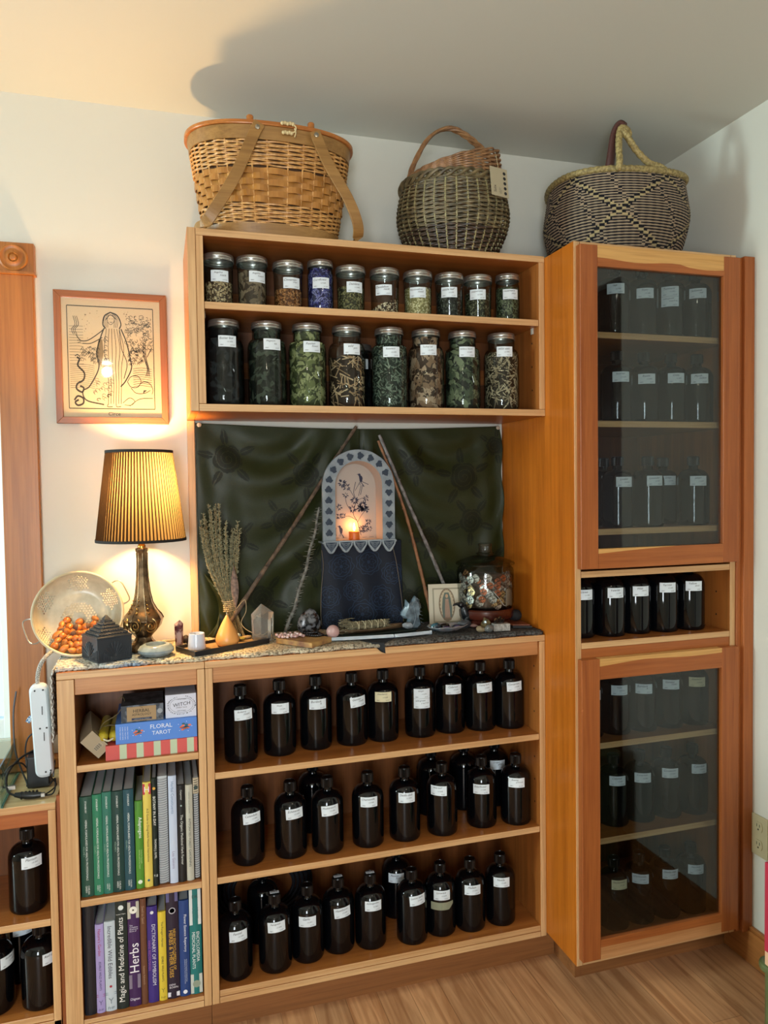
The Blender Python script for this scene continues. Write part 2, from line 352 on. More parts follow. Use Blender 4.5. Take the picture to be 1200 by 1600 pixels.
# book unit
c = thing('book_bookcase', 'narrow open bookcase of books and card boxes left of the bottle shelves', 'bookcase', (-.165, 0, 0))
board('side_panel', -.331, -.2935, L_, -.003, .06, .9085, plyi, oakv, c); board('side_panel', -.0190, -.0012, L_, -.003, .078, .9085, plyi, oakv, c)
board('top_panel', -.331, -.0012, L_, -.003, .909, .926, plyh, oakh, c)
board('bottom_panel', -.293, -.0195, L_, -.003, .078, .0935, plyh, oakh, c)
m = MB(); m.box(-.2932, -.0194, L_+.008, L_+.024, .8700, .9088); build('top_rail', m, firx, c, bevel=.001)
for z in (.7065, .389): board('shelf', -.2932, -.0194, L_+.002, -.012, z-.0165, z, plyh, oakh, c)
board('shelf', -.2932, -.0194, L_+.001, -.012, .094, .105, plyh, oakh, c)
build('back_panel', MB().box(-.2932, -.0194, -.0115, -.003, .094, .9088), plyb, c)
build('toe_kick', MB().box(-.331, -.0012, -.2356, -.22, .0, .0778), wood('dark fir toe kick', '#8f5c33', '#7c4e2a', 'x', .5), c)
# low unit below the window
c = thing('window_bookcase', 'low bookcase of black bottles under the window at the left edge', 'bookcase', (-.8, 0, 0))
board('top_panel', -1.30, -.341, -.262, -.003, .6115, .6278, wood('pale counter oak', '#dcc496', '#ccb080', 'x', .25), oakh, c)
board('side_panel', -.3575, -.341, -.262, -.003, .07, .611, plyi, oakv, c); board('side_panel', -1.30, -1.283, -.262, -.003, .07, .611, plyi, oakv, c)
build('top_rail', MB().box(-1.2825, -.358, -.256, -.242, .5765, .6112), firr, c, bevel=.001)
board('shelf', -1.2825, -.358, -.26, -.012, .340, .3567, plyh, oakh, c); board('shelf', -1.2825, -.358, -.26, -.012, .117, .133, plyh, oakh, c)
board('bottom_panel', -1.30, -.341, -.262, -.003, .10, .1165, plyh, oakh, c)
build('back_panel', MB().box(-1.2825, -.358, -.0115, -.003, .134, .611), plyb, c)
build('toe_kick', MB().box(-1.3, -.345, -.235, -.22, 0, .0995), wood('dark fir toe kick', '#8f5c33', '#7c4e2a', 'x', .5), c)
build('filler_strip', MB().box(-.3405, -.3312, -.250, -.24, .06, .637), firv, c)
# tall cabinet
c = thing('tall_cabinet', 'tall corner cabinet with two glass doors and one open shelf of bottles', 'cabinet', (1.16, 0, 0))
board('side_panel', .9145, .932, T, -.003, .086, 1.951, plyv, oakv, c); board('side_panel', 1.394, 1.4115, T, -.003, .086, 1.951, plyi, oakv, c)
board('top_panel', .9325, 1.3935, T, -.003, 1.934, 1.951, plyh, oakh, c)
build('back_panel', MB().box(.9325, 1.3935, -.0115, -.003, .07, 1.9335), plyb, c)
for z in (1.733, 1.504): board('shelf', .9335, 1.3925, T+.022, -.012, z-.0165, z, plyh, oakh, c)
board('shelf', .9335, 1.3925, T+.022, -.012, 1.206, 1.2225, plyh, oakh, c)
board('fixed_shelf', .9325, 1.3935, T, -.012, 1.100, 1.1165, plyh, oakh, c)
board('fixed_shelf', .9325, 1.3935, T, -.012, .9165, .9325, plyh, oakh, c)
build('middle_rail', MB().box(.9325, 1.3935, T+.002, T+.018, .872, .9162), firr, c, bevel=.0008)
for z in (.6577, .4016): board('shelf', .9335, 1.3925, T+.022, -.012, z-.0165, z, plyh, oakh, c)
board('bottom_panel', .9325, 1.3935, T, -.003, .0865, .110, plyh, oakh, c)
build('toe_kick', MB().box(.9725, 1.445, -.345, -.33, 0, .0855), wood('dark fir toe kick', '#8f5c33', '#7c4e2a', 'x', .5), c)
build('toe_kick', MB().box(.955, .972, -.345, -.236, 0, .0853), wood('dark fir toe kick', '#8f5c33', '#7c4e2a', 'x', .5), c)
m = MB(); m.box(1.4125, 1.427, T+.012, -.31, .088, 1.951); m.box(1.4275, 1.461, T-.014, T+.02, .088, 1.947); m.box(1.4125, 1.4275, T-.004, T+.011, .088, 1.945)
build('filler_strip', m, firv, c, bevel=.002)
pins(c, 1.3937, (-.37, -.32), .97, 1.06, -1)
# small hook and latch glints behind the glass
dg = glass('door glass', (.80, .83, .83), (.5, .55, .55), .01, 1.56)
def door(x0, x1, z0, z1, gx0, gx1, gz0, gz1, top, lab):
    y0, y1 = -.442, -.4225
    d = bpy.data.objects.new('door', None); COL.objects.link(d); d.parent = c; d.location = (0, 0, 0); ORG[d.name] = ORG[c.name]; d['label'] = lab
    build('stile', MB().box(x0, gx0, y0, y1, z0, z1), firv, d, bevel=.0015); build('stile', MB().box(gx1, x1, y0, y1, z0, z1), firv, d, bevel=.0015)
    m = MB(); 
    if top:
        zz = z1-.034; n = 14; pts = [(gx0, z1), (gx1, z1)]+[(gx1-(gx1-gx0)*i/n, zz-.003*sin(i*.8)-.004*(i < 5)) for i in range(n+1)]
        m.prism(pts, y0, y1, 1); m.prism([(gx1, gz1), (gx0, gz1)]+[(p[0], p[1]) for p in pts[2:][::-1]], y0, y1, 0)
    else:
        zz = z1-.012; n = 14; pts = [(gx0, z1), (gx1, z1)]+[(gx1-(gx1-gx0)*i/n, zz-.002*sin(i*.5)-.006*(i > 9)*(i-9)/5) for i in range(n+1)]
        m.prism(pts, y0, y1, 1); m.prism([(gx1, gz1), (gx0, gz1)]+[(p[0], p[1]) for p in pts[2:][::-1]], y0, y1, 0)
    build('top_rail', m, [firr, sap], d)
    m = MB()
    if top: m.prism([(gx0, gz0), (gx0+.01, gz0), (gx1-.15, gz0), (gx0+.1, gz0-.006), (gx0, gz0-.012)], y0, y1, 1); m.prism([(gx0, z0), (gx1, z0), (gx1, gz0), (gx1-.15, gz0), (gx0+.1, gz0-.006), (gx0, gz0-.012)], y0, y1, 0)
    else: m.prism([(gx0, z0), (gx1, z0), (gx1, gz0-.022), (gx0, gz0-.020)], y0, y1, 1); m.prism([(gx0, gz0-.020), (gx1, gz0-.022), (gx1, gz0), (gx0, gz0)], y0, y1, 0)
    build('bottom_rail', m, [firr, sap if top else firx], d)
    build('glass_pane', MB().box(gx0-.004, gx1+.004, y0+.009, y0+.012, gz0-.004, gz1+.004), dg, d)
    for z in (z0+.09, z1-.09): build('hinge', MB().box(1.385, 1.393, T+.002, T+.04, z-.012, z+.012), mat('steel', '#8a8a8a', .3, 1), d)
door(.921, 1.407, 1.124, 1.939, .971, 1.354, 1.1745, 1.887, True, 'upper glass door with a pale sapwood band along its top rail')
door(.921, 1.407, .106, .892, .974, 1.351, .158, .839, False, 'lower glass door with a pale band at its top and bottom rails')

# ---------------- bottles ----------------
bglass = mat('very dark bottle glass', (.0016, .0020, .0028), .04, spec=.42); capm = mat('black ribbed cap', (.003, .003, .0035), .28, spec=.35)
paper = mat('white label paper', '#dde6ec', .7); inkm = mat('black ink', '#17161a', .7); paperc = mat('cream label paper', '#d8d0ac', .7)
BR, BH = .0425, .190
bprof = [(0, .003), (.035, .003), (.0395, .0006), (.0418, .004), (.0425, .010), (.0425, .122)] + [(.0135+.0290*cos(a)**.9, .122+.032*sin(a)) for a in [i*pi/20 for i in range(1, 10)]] + [(.0135, .156), (.0125, .159), (.0125, .166)]
body_mb = MB().lathe(bprof, 40, cap0=False, cap1=True)
cm = MB(); capr = []
for k in range(60):
    pass
cm.grid(lambda u, v: ((.0155+.0006*(1 if int(round(u*60)) % 2 else -1))*cos(2*pi*u), (.0155+.0006*(1 if int(round(u*60)) % 2 else -1))*sin(2*pi*u), .165+.022*v), 60, 1, 0, True, False)
cm.lathe([(.0155, .187), (.0145, .1895), (.012, .190), (.0115, .1888), (0, .1888)], 30, cap0=False)
ROOT = {}
def proto():
    r = {}
    for nm, mb, mt in (('body', body_mb, bglass), ('cap', cm, capm)):
        o = build(nm, mb, mt); r[nm] = o.data; bpy.data.objects.remove(o)
    return r
PB = proto()
HERBS = ['Barberry\nroot', 'Hops', 'Burdock\nR', 'Gentian\nroot', 'Elderberry', 'Ginger', 'Calamus', 'Cramp bark', 'Cinnamon', 'Calendula', 'Echinacea', 'Motherwort', 'Chamomile', 'Devils club', 'Holy basil', 'Elderflower', 'Evening\nprimrose', 'Fennel', 'Fenugreek', 'Garlic', 'Hawthorn', 'Ashwagandha', 'Lemon balm', 'Licorice', 'Mullein', 'Nettle', 'Oregon\ngrape', 'Passion\nflower', 'Plantain', 'Red clover', 'Skullcap', 'Tulsi', 'Usnea', 'Valerian', 'Wild\ncherry', 'Yarrow', 'Yellow\ndock', 'Sage', 'Thyme', 'Turmeric', 'Solomon\nseal', 'Rose hips', 'Reishi', 'Osha', 'Marsh\nmallow', 'Linden', 'Lavender', 'Juniper', 'Horsetail', 'Ginkgo']
HI = [0]
def label_mesh(R, h, w=.046, hh=.0265, tilt=0, lines=None, pm=paper, txtcol=0, kind=0):
    """curved paper label on a cylinder facing -Y, with handwriting"""
    m = MB(); ct, st = cos(tilt), sin(tilt)
    def mp(a, b, d=.0):
        a, b = a*ct-b*st, a*st+b*ct; return ((R+d)*sin(a/R), -(R+d)*cos(a/R), h+b)
    m.grid(lambda u, v: mp((u-.5)*w, (v-.5)*hh, .0003), 10, 1, 0)
    m.grid(lambda u, v: mp((.5-u)*w, (v-.5)*hh, .0001), 10, 1, 0)
    if lines is None: lines = HERBS[HI[0] % len(HERBS)]; HI[0] += 1
    nm = lines.split('\n')
    rows = [(nm[0], -.004 if len(nm) > 1 else -.002, .0075, .0055, .034)]
    if len(nm) > 1: rows.append((nm[1], .008, .0015, .0045, .022))
    else: rows.append(('1:5 50%', .006, -.001, .0032, .018))
    rows += [('MRH', -.014, -.009, .0026, .010), ('4.%d.20' % random.randint(2, 28), .012, -.009, .0026, .013)]
    for t, x, y, s, mw in rows:
        m.text(t, lambda a, b, x=x, y=y: mp(a+x, b+y+a*.04, .0006), 1, box=(mw, s), shear=.25)
    return m, [pm, inkm]
def bottle(x, y, z, ang, lh, lab, group, tilt=0, two=False, tape=False, sticker=False, pm=paper, nolabel=False):
    t = thing('apothecary_bottle', lab, 'bottle', (x, y, z), group, radians(ang+90))
    for nm in ('body', 'cap'):
        o = bpy.data.objects.new(nm, PB[nm]); COL.objects.link(o); o.parent = t
    if not nolabel:
        m, ms = label_mesh(BR, lh, tilt=radians(tilt), pm=pm); o = build('paper_label', m, ms); o.parent = t
        if two: m, ms = label_mesh(BR, lh-.027, tilt=radians(tilt), lines='wild grown\n2 oz 5 oz'); o = build('paper_label', m, ms); o.parent = t
    if tape:
        m = MB(); m.grid(lambda u, v: ((BR+.0004)*sin(-.75+u*1.55), -(BR+.0004)*cos(-.75+u*1.55), lh-.0195-.021*(v if u < .8 else v*(1-(u-.8)*3))+.0001), 14, 2); o = build('masking_tape', m, mat('grey green masking tape', '#8b8d74', .8)); o.parent = t
    if sticker:
        m = MB(); m.box(-.0115, .0115, -.005, .005, .1903, .1908, rot=radians(ang+90)*0); m.text('TINCT', lambda a, b: (a, b, .1911), 1, box=(.018, .004)); o = build('cap_sticker', m, [paper, inkm]); o.parent = t
    return t
ORD = ['first', 'second', 'third', 'fourth', 'fifth', 'sixth', 'seventh', 'eighth', 'ninth', 'tenth']
def ordn(i, n):
    if i == 0: return 'leftmost'
    if i == n-1: return 'rightmost'
    return ORD[i]+' from the left'
LM1 = [(.09, -.183, -85, .124), (.192, -.166, -95, .125), (.291, -.154, -93, .123), (.39, -.154, -78, .119), (.479, -.152, -105, .124), (.586, -.153, -101, .123), (.677, -.148, -95, .125), (.7670, -.157, -95, .124), (.862-.009, -.167, -94, .122)]
LM2 = [(.102, -.192, -81, .122), (.212, -.191, -84, .118), (.309, -.197, -92, .116), (.419, -.198, -100, .124), (.523, -.197, -99, .121), (.631, -.199, -124, .126), (.753, -.19, -114, .111), (.852, -.205, -113, .122)]
LM3 = [(.064, -.205, -85, .116), (.164, -.206, -92, .122), (.252, -.192, -101, .112), (.338, -.18, -87, .113), (.425, -.188, -94, .12), (.538, -.203, -85, .123), (.625, -.193, -104, .117), (.7115, -.199, -102, .12), (.804, -.199, -109, .126)]
TM = [(.978, -.336, -99, .116), (1.064, -.348, -98, .118), (1.149, -.341, -101, .117), (1.2345, -.345, -105, .123), (1.320, -.347, -108, .123)]
T1 = [(1.080, -.352, -119, .117), (1.165, -.352, -113, .110), (1.251, -.352, -123, .120), (1.337, -.352, -119, .120)]
T2 = [(1.087, -.350, -107, .117), (1.172, -.350, -114, .114), (1.2575, -.352, -107, .118), (1.343, -.352, -119, .119)]
T3 = [(1.088, -.352, -98, .122), (1.183, -.352, -98, .124), (1.331, -.352, -109, .122)]; T3b = [(1.105, -.258, -98, .126), (1.300, -.262, -105, .124)]
T4 = [(1.010, -.326, -102, .117), (1.095, -.327, -106, .124), (1.180, -.327, -116, .12), (1.2655, -.327, -113, .124), (1.350, -.328, -112, .124)]
T5 = [(1.006, -.318, -104, .125), (1.093, -.320, -106, .129), (1.178, -.320, -112, .127), (1.264, -.322, -110, .130), (1.350, -.326, -100, .133)]
T6 = [(1.008, -.312, -81, .127), (1.095, -.318, -100, .131), (1.180, -.314, -119, .131), (1.266, -.314, -104, .130), (1.351, -.318, -107, .132)]
def bottle_row(rows, z, place, group, **sp):
    n = len(rows)
    for i, (x, y, a, h) in enumerate(rows):
        k = {q: v[i] for q, v in sp.items() if isinstance(v, dict) and i in v}
        ex = k.pop('ex', '')
        bottle(x, y, z, a, h, 'black bottle%s, %s %s' % (ex, ordn(i, n).replace(' from the left', ' from left'), place), group, **k)
bottle_row(LM1, .651, 'on the long bookcase top shelf, front row', 'bottles on the top shelf of the long bookcase', two={5: True}, tilt={0: 2, 3: 5, 7: 3, 8: 3}, ex={5: ' with two labels'}, pm={4: paperc})
bottle_row(LM2, .391, 'on the long bookcase middle shelf, front row', 'bottles on the middle shelf of the long bookcase', tilt={0: 3, 1: 3, 2: 4})
bottle_row(LM3, .110, 'on the long bookcase bottom shelf, front row', 'bottles on the bottom shelf of the long bookcase', tilt={0: 2, 1: 3, 3: 5, 5: 4}, sticker={1: True, 3: True, 4: True}, tape={6: True},
           ex={6: ' with tape band', 1: ' with cap sticker', 3: ' with cap sticker', 4: ' with cap sticker'})
for x, y, lab in ((.295, -.07, 'black bottle in the back row behind the third bottle on the middle shelf'), (.645, -.075, 'black bottle in the back row behind the fifth and sixth bottles on the middle shelf'), (.75, -.07, 'black bottle in the back row behind the seventh bottle on the middle shelf')):
    bottle(x, y, .391, -100, .12, lab, 'bottles standing in the back rows', nolabel=True)
bottle(.848, -.072, .391, -100, .125, 'black bottle whose half hidden label shows between the last two middle shelf bottles', 'bottles standing in the back rows')
bottle(.535, -.075, .110, -108, .12, 'back row bottle on the bottom shelf, label half hidden by the sixth bottle', 'bottles standing in the back rows')
bottle(.150, -.075, .110, -100, .12, 'black bottle in front of the coiled hose behind the sticker capped second bottle', 'bottles standing in the back rows', nolabel=True)
bottle(.725, -.062, .651, -100, .12, 'black bottle in the back row of the top shelf between the seventh and eighth bottles', 'bottles standing in the back rows', nolabel=True)
bottle(-.415, -.186, .3567, -68, .122, 'black bottle on the upper shelf of the low bookcase under the window', 'bottles in the window bookcase')
bottle(-.392, -.202, .133, -44, .118, 'black bottle against the right side of the low bookcase, bottom shelf', 'bottles in the window bookcase')
bottle(-.492, -.195, .133, -30, .12, 'black bottle cut by the left photo edge on the low bookcase bottom shelf', 'bottles in the window bookcase')
bottle(-.455, -.085, .133, -70, .135, 'black bottle behind the front pair on the low bookcase bottom shelf, label showing', 'bottles in the window bookcase')
bottle_row(TM, .9325, 'on the open shelf between the glass doors', 'bottles on the open shelf of the tall cabinet')
bottle_row(T1, 1.733, 'on the top shelf behind upper glass door', 'bottles behind the upper glass door', two={2: True}, ex={2: ' with two labels'})
bottle_row(T2, 1.504, 'on the middle shelf behind the upper glass door', 'bottles behind the upper glass door')
bottle_row(T3, 1.2225, 'on the lowest shelf behind the upper glass door, front', 'bottles behind the upper glass door')
bottle_row(T3b, 1.2225, 'on the lowest shelf behind the upper glass door, back', 'bottles behind the upper glass door')
bottle_row(T4, .6577, 'on the top shelf behind the lower glass door', 'bottles behind the lower glass door', pm={4: paperc})
bottle_row(T5, .4016, 'on the middle shelf behind the lower glass door', 'bottles behind the lower glass door')
bottle_row(T6, .110, 'on the bottom shelf behind the lower glass door', 'bottles behind the lower glass door', pm={1: paperc})
# coiled hose behind the bottom row
m = MB()
for k in range(5):
    R = .078+.0112*k; m.tube([(.16+R*1.10*cos(a/48*2*pi), -.0185, .219+R*.80*sin(a/48*2*pi)) for a in range(48)], .0055, 8, closed=True)
tag(build('coiled_hose', m, mat('black hose rubber', (.012, .012, .016), .35), loc=(.16, -.022, .14)), 'coiled black hose standing behind the bottles on the bottom shelf', 'hose')

# ---------------- jars ----------------
jglass = glass('jar glass', (.95, .975, .96), (.16, .22, .2), .02); lidm = mat('brushed silver lid', '#b9bab6', .28, .9)
def contents(mb, R, z0, z1, kind, n, rnd, slope=0):
    """core cylinder plus loose pieces pressed to the glass"""
    mb.lathe([(0, z0), (R*.90, z0), (R*.93, z0+.01), (R*.93, z1-.004), (R*.5, z1+.002), (0, z1+.003)], 24, cap0=False, cap1=False)
    if slope: n0 = len(mb.v)-24*6; mb.v[n0:] = [(x, y, z0+(z-z0)*(1+slope*x/R)) for x, y, z in mb.v[n0:]]
    for i in range(n):
        a = rnd.uniform(0, 2*pi); t = rnd.random(); zt = z1*(1+0)-0 if not slope else z0+(z1-z0)*(1+slope*cos(a))
        z = z0+.004+(zt-z0-.002)*t; r = R*rnd.uniform(.93, .975); c = Vector((r*cos(a), r*sin(a), z))
        tx = Vector((-sin(a), cos(a), 0)); tz = Vector((0, 0, 1)); nn = Vector((cos(a), sin(a), 0)); q = rnd.uniform(0, pi)
        d = tx*cos(q)+tz*sin(q); e = nn.cross(d); mi = rnd.randrange(3)
        if kind == 'chip': l, w_ = rnd.uniform(.0014, .0032), rnd.uniform(.001, .002)
        elif kind == 'stick': l, w_ = rnd.uniform(.010, .022), rnd.uniform(.0009, .0018)
        elif kind == 'leaf': l, w_ = rnd.uniform(.010, .019), rnd.uniform(.004, .007)
        elif kind == 'chunk': l, w_ = rnd.uniform(.009, .018), rnd.uniform(.006, .011)
        else: l, w_ = rnd.uniform(.004, .009), rnd.uniform(.0008, .0018)
        lo, hi = z0+.001, zt
        def clampz(p): return Vector((p.x, p.y, min(max(p.z, lo), max(hi, lo+.004))))
        def rad(p):
            h = hypot(p.x, p.y); f = min(1, R*.985/h) if h > 0 else 1; return Vector((p.x*f, p.y*f, p.z))
        if kind in ('leaf', 'chunk'):
            ups = nn*rnd.uniform(.0005, .002)
            P = [c-d*l, c-d*l*.3+e*w_+ups, c+d*l*.4+e*w_*.8, c+d*l, c+d*l*.4-e*w_*.8+ups, c-d*l*.3-e*w_]
            mb.add([rad(clampz(p)) for p in P], [(0, 1, 5), (1, 2, 4, 5), (2, 3, 4)], mi)
        else:
            P = [c-d*l-e*w_, c+d*l-e*w_, c+d*l+e*w_, c-d*l+e*w_, c+nn*.0012]
            mb.add([rad(clampz(p)) for p in P], [(0, 1, 4), (1, 2, 4), (2, 3, 4), (3, 0, 4)], mi)
def mk3(name, a, b, c3, noise=None): return [mat(name+' dark', a, .8, spec=.2, noise=noise), mat(name+' mid', b, .8, spec=.2), mat(name+' light', c3, .75, spec=.2)]
def jar(x, y, z, R, H, lidr, ang, lh, lines, lab, cat_group, cmats, kind, fill, n, slope=0, nolabel=False, cylinder=False):
    t = thing('herb_jar', lab, 'jar', (x, y, z), cat_group, radians(ang+90)); rnd = random.Random(int(x*1000)+int(z*77))
    sh = .20 if not cylinder else .06
    zs = H*(.80 if not cylinder else .80); neck = lidr-.0015
    if cylinder: prof = [(R*.86, .0015), (R*.92, .003), (R*.95, .008), (R, zs-.004), (R*1.03, zs), (R*1.03, zs+.006), (neck, zs+.009), (neck, H-.003)]
    else:
        prof = [(R*.80, .0015), (R*.92, .004), (R*.985, .012), (R, .022), (R, zs-.030)]+[(neck+(R-neck)*cos(a), zs-.030+.030*sin(a)) for a in [i*pi/12 for i in range(1, 7)]]+[(neck, H-.003)]
    g = MB().lathe([(0, .0015)]+prof, 40, cap0=False, cap1=False); o = build('glass_body', g, jglass); o.parent = t
    l = MB(); z0 = H-.017
    l.lathe([(lidr-.0005, z0), (lidr+.001, z0+.001), (lidr+.001, z0+.003), (lidr, z0+.004), (lidr+.0008, z0+.006), (lidr, z0+.008), (lidr+.0006, z0+.010), (lidr, z0+.012), (lidr-.0008, z0+.0165), (lidr-.003, z0+.0175), (lidr-.006, z0+.0168), (0, z0+.0168)], 40, cap0=False)
    o = build('lid', l, lidm); o.parent = t
    cmb = MB(); contents(cmb, R*.97-.001, .003, .004+(zs-.010)*fill, kind, n, rnd, slope)
    if fill > .97: contents(cmb, neck-.003, zs-.008, H-.02, kind, n//10, rnd)
    o = build('contents', cmb, cmats); o.parent = t; o['kind'] = 'stuff'
    if not nolabel: m, ms = label_mesh(R if not cylinder else R*1.0, lh, .044, .027, lines=lines); o = build('paper_label', m, ms); o.parent = t
    if not cylinder and R > .045 and kind != 'none':                          # raised oval on the glass shoulder
        e = MB(); e.tube([((R+.0006)*sin(.36*cos(a)), -(R+.0006)*cos(.36*cos(a)), .065+.034*sin(a)) for a in [i*2*pi/40 for i in range(40)]], .0011, 5, closed=True); o = build('embossed_oval', e, jglass); o.parent = t
    return t
g1 = 'small herb jars on the upper shelf'; g2 = 'large herb jars on the lower shelf'
zj = 1.785
JJ = [(.056, -88, .075, 'Angelica\nroot', 'tan chopped root two thirds up, leftmost small jar', mk3('angelica', '#4a3a28', '#a08a66', '#c9b78f'), 'chip', .60, 900),
 (.139, -74, .079, 'Angelica\nSteeped', 'greyish brown slices', mk3('sliced root', '#3f3427', '#6e5f4b', '#8a7a62'), 'leaf', .95, 160),
 (.229, -84, .069, 'Cinnamon\nChips', 'orange brown cinnamon chips', mk3('cinnamon', '#5a3519', '#9a6436', '#b98552'), 'chip', .55, 900),
 (.312, -99, .075, 'Cornflower', 'violet blue petals', mk3('cornflower', '#1c1d4a', '#3c3f86', '#7d7fb4'), 'thread', 1, 800),
 (.392, -86, .069, 'Damiana', 'crushed olive leaf, right of blue petals', mk3('damiana', '#33321f', '#66633f', '#8b875c'), 'chip', .74, 1100),
 (.484, -111, .067, 'Dandelion\nroot', 'a low sloping layer of cream and brown seeds', mk3('dandelion', '#3d2a1c', '#b9a582', '#ddd0b0'), 'chip', .30, 600, .45),
 (.576, -109, .066, 'Marshmallow\nroot', 'pale straw yellow chips', mk3('marshmallow', '#8a8352', '#bdb684', '#dcd6ab'), 'chip', .84, 1200),
 (.666, -112, .072, 'nettle leaf', 'dark grey crumbled leaf', mk3('nettle', '#1d211b', '#394038', '#5a6257'), 'chip', .82, 700),
 (.749, -113, .071, 'peppermint', 'speckled dark olive leaf, second from the right', mk3('peppermint', '#26281a', '#4f5138', '#73755a'), 'chip', .80, 1100),
 (.838, -99, .078, 'rosemary\n(baby)', 'green needle pieces, narrow jar at the right end', mk3('rosemary small', '#23291c', '#4b5439', '#6d775a'), 'thread', .95, 800)]
for i, q in enumerate(JJ):
    x, a, lh, ln, lb, ms, kd, fill, n = q[:9]; slim = i in (3, 9)
    R, H, lr = (.0335, .131, .0325) if slim else (.0365 if i < 5 else .0375, .127 if i < 2 else .121, .0385)
    jar(x, -.205, zj, R, H, lr, a, lh-.004, ln, 'small glass jar with silver lid holding %s' % lb, g1, ms, kd, fill, n, q[9] if len(q) > 9 else 0, cylinder=not slim)
zk = 1.5435
KK = [(.066, -84, .15, 'Butter bur', 'nearly black dark leaf, leftmost large jar', mk3('black herb', '#07090a', '#101416', '#23292b'), 'leaf', 1, 200),
 (.172, -81, .147, 'Mugwort\nkit', 'dark grey green leaf, second large jar', mk3('mugwort', '#10150f', '#222a20', '#3c463a'), 'leaf', 1, 260),
 (.275, -86, .145, 'Passion\nflower', 'bright green curled leaves', mk3('passion leaf', '#353d22', '#626b41', '#8f9669'), 'leaf', 1, 420),
 (.379, -87, .143, 'wild\nyam', 'tan peeled bark strips', mk3('bark strips', '#2c2118', '#9a7f5e', '#c3aa86'), 'stick', .8, 260),
 (.494, -100, .14, 'Rosemary', 'fine grey green needles, beside the tan bark jar', mk3('rosemary needle', '#1f2a22', '#46564a', '#71806f'), 'thread', 1, 1500),
 (.597, -101, .149, 'Turkey tail', 'brown curled mushroom chunks', mk3('mushroom chunk', '#3a2a1e', '#7b634c', '#a38d74'), 'chunk', .98, 330),
 (.702, -96, .148, 'Willow leaves', 'long dusky green leaves', mk3('willow leaf', '#1c241d', '#46523f', '#6f7b5f'), 'leaf', 1, 420),
 (.818, -104, .153, 'Wild oats', 'a tangle of pale stems, rightmost large jar', mk3('oat stems', '#2a241a', '#857a60', '#b5aa8c'), 'stick', .97, 620)]
for x, a, lh, ln, lb, ms, kd, fill, n in KK:
    jar(x, -.205, zk, .0485, .2105, .0375, a, lh+.004, ln, 'large glass jar with silver lid holding %s' % lb, g2, ms, kd, fill, n)
jar(.438, -.095, zk, .042, .185, .0375, -95, .13, 'Nettle', 'large glass jar of black herb half hidden behind the rosemary needle jar', g2, mk3('black herb', '#07090a', '#101416', '#23292b'), 'leaf', 1, 120)

# ---------------- books ----------------
pagem = mat('book page edges', '#c9cdd0', .8, bump=(900, .3))
def book(x0, x1, z0, h, col, lab, title='', tcol='#e8e6df', depth=.175, yf=-.25, frac=.8, extras=(), w=.72, lean=0, spiral=False, tpos=0, group=None, rough=.42):
    """upright book with the spine to the room; title reads downwards"""
    x0 += .0004; x1 -= .0004; W_ = x1-x0; cx = (x0+x1)/2
    t = thing('book', lab, 'book', (cx, yf+depth/2, z0), group)
    cv = mat('cover '+col, col, rough); m = MB()
    mats_ = [cv, mat('print '+tcol, tcol, .5)]
    if not spiral:
        n = 6; sp = [(x0+W_*i/n, yf-.003*sin(pi*i/n)) for i in range(n+1)]
        m.prism(sp+[(x1, yf+.004), (x0, yf+.004)], z0+.0005, z0+h, 0, 'z')
        m.box(x0, x0+.0012, yf+.003, yf+depth, z0+.0005, z0+h); m.box(x1-.0012, x1, yf+.003, yf+depth, z0+.0005, z0+h)
        ys = yf-.0034
    else:
        m.box(x0, x0+.001, yf, yf+depth, z0+.0005, z0+h); m.box(x1-.001, x1, yf, yf+depth, z0+.0005, z0+h); ys = yf-.004
        k = 0; zz = z0+.006
        while zz < z0+h-.004:
            m.tube([(cx+W_*.48*cos(a), yf+.004-.008*max(0, sin(a))-.001, zz+.0012*cos(a)) for a in [i*pi/8 for i in range(9)]], .00075, 5, 1); zz += .0056
    for e in extras:
        if e[0] == 'band': k = len(mats_); mats_.append(mat('print '+e[3], e[3], .5)); m.box(x0+.0003, x1-.0003, ys+.0012, ys+.004, z0+h*e[1], z0+h*e[2], k)
        elif e[0] == 'txt':          # ('txt', string, centre fraction, length fraction, colour, across?, width)
            k = len(mats_); mats_.append(mat('print '+e[4], e[4], .5)); zc = z0+h*e[2]
            if e[5]: m.text(e[1], lambda a, b: (cx+a, ys-.0002, zc+b), k, box=(W_*e[6], h*e[3]))
            else: m.text(e[1], lambda a, b: (cx+tpos+b+(e[7] if len(e) > 7 else 0), ys-.0002, zc-a), k, box=(h*e[3], W_*e[6]))
        elif e[0] == 'dot': k = len(mats_); mats_.append(mat('print '+e[3], e[3], .5)); m.poly([(e[2]*cos(q*pi/8), e[2]*sin(q*pi/8)) for q in range(16)], lambda a, b: (cx+a, ys-.0002, z0+h*e[1]+b), k)
    if title: m.text(title, lambda a, b: (cx+tpos+b, ys-.0002, z0+h*(.5 if isinstance(frac, (int, float)) else frac[1])-a), 1, box=(h*(frac if isinstance(frac, (int, float)) else frac[0]), W_*w))
    build('cover', m, mats_, t)
    build('pages', MB().box(x0+.0014, x1-.0014, yf+.0045, yf+depth-.003, z0+.002, z0+h-.003), pagem, t)
    if lean:
        t.rotation_euler.y = radians(lean)
    return t
zb = .3893; G = '#e3e8e2'; gt = 'HERBAL FORMULARIES FOR HEALTH PROFESSIONALS'
edges = [-.2915, -.2640, -.2425, -.2215, -.1955, -.1715]
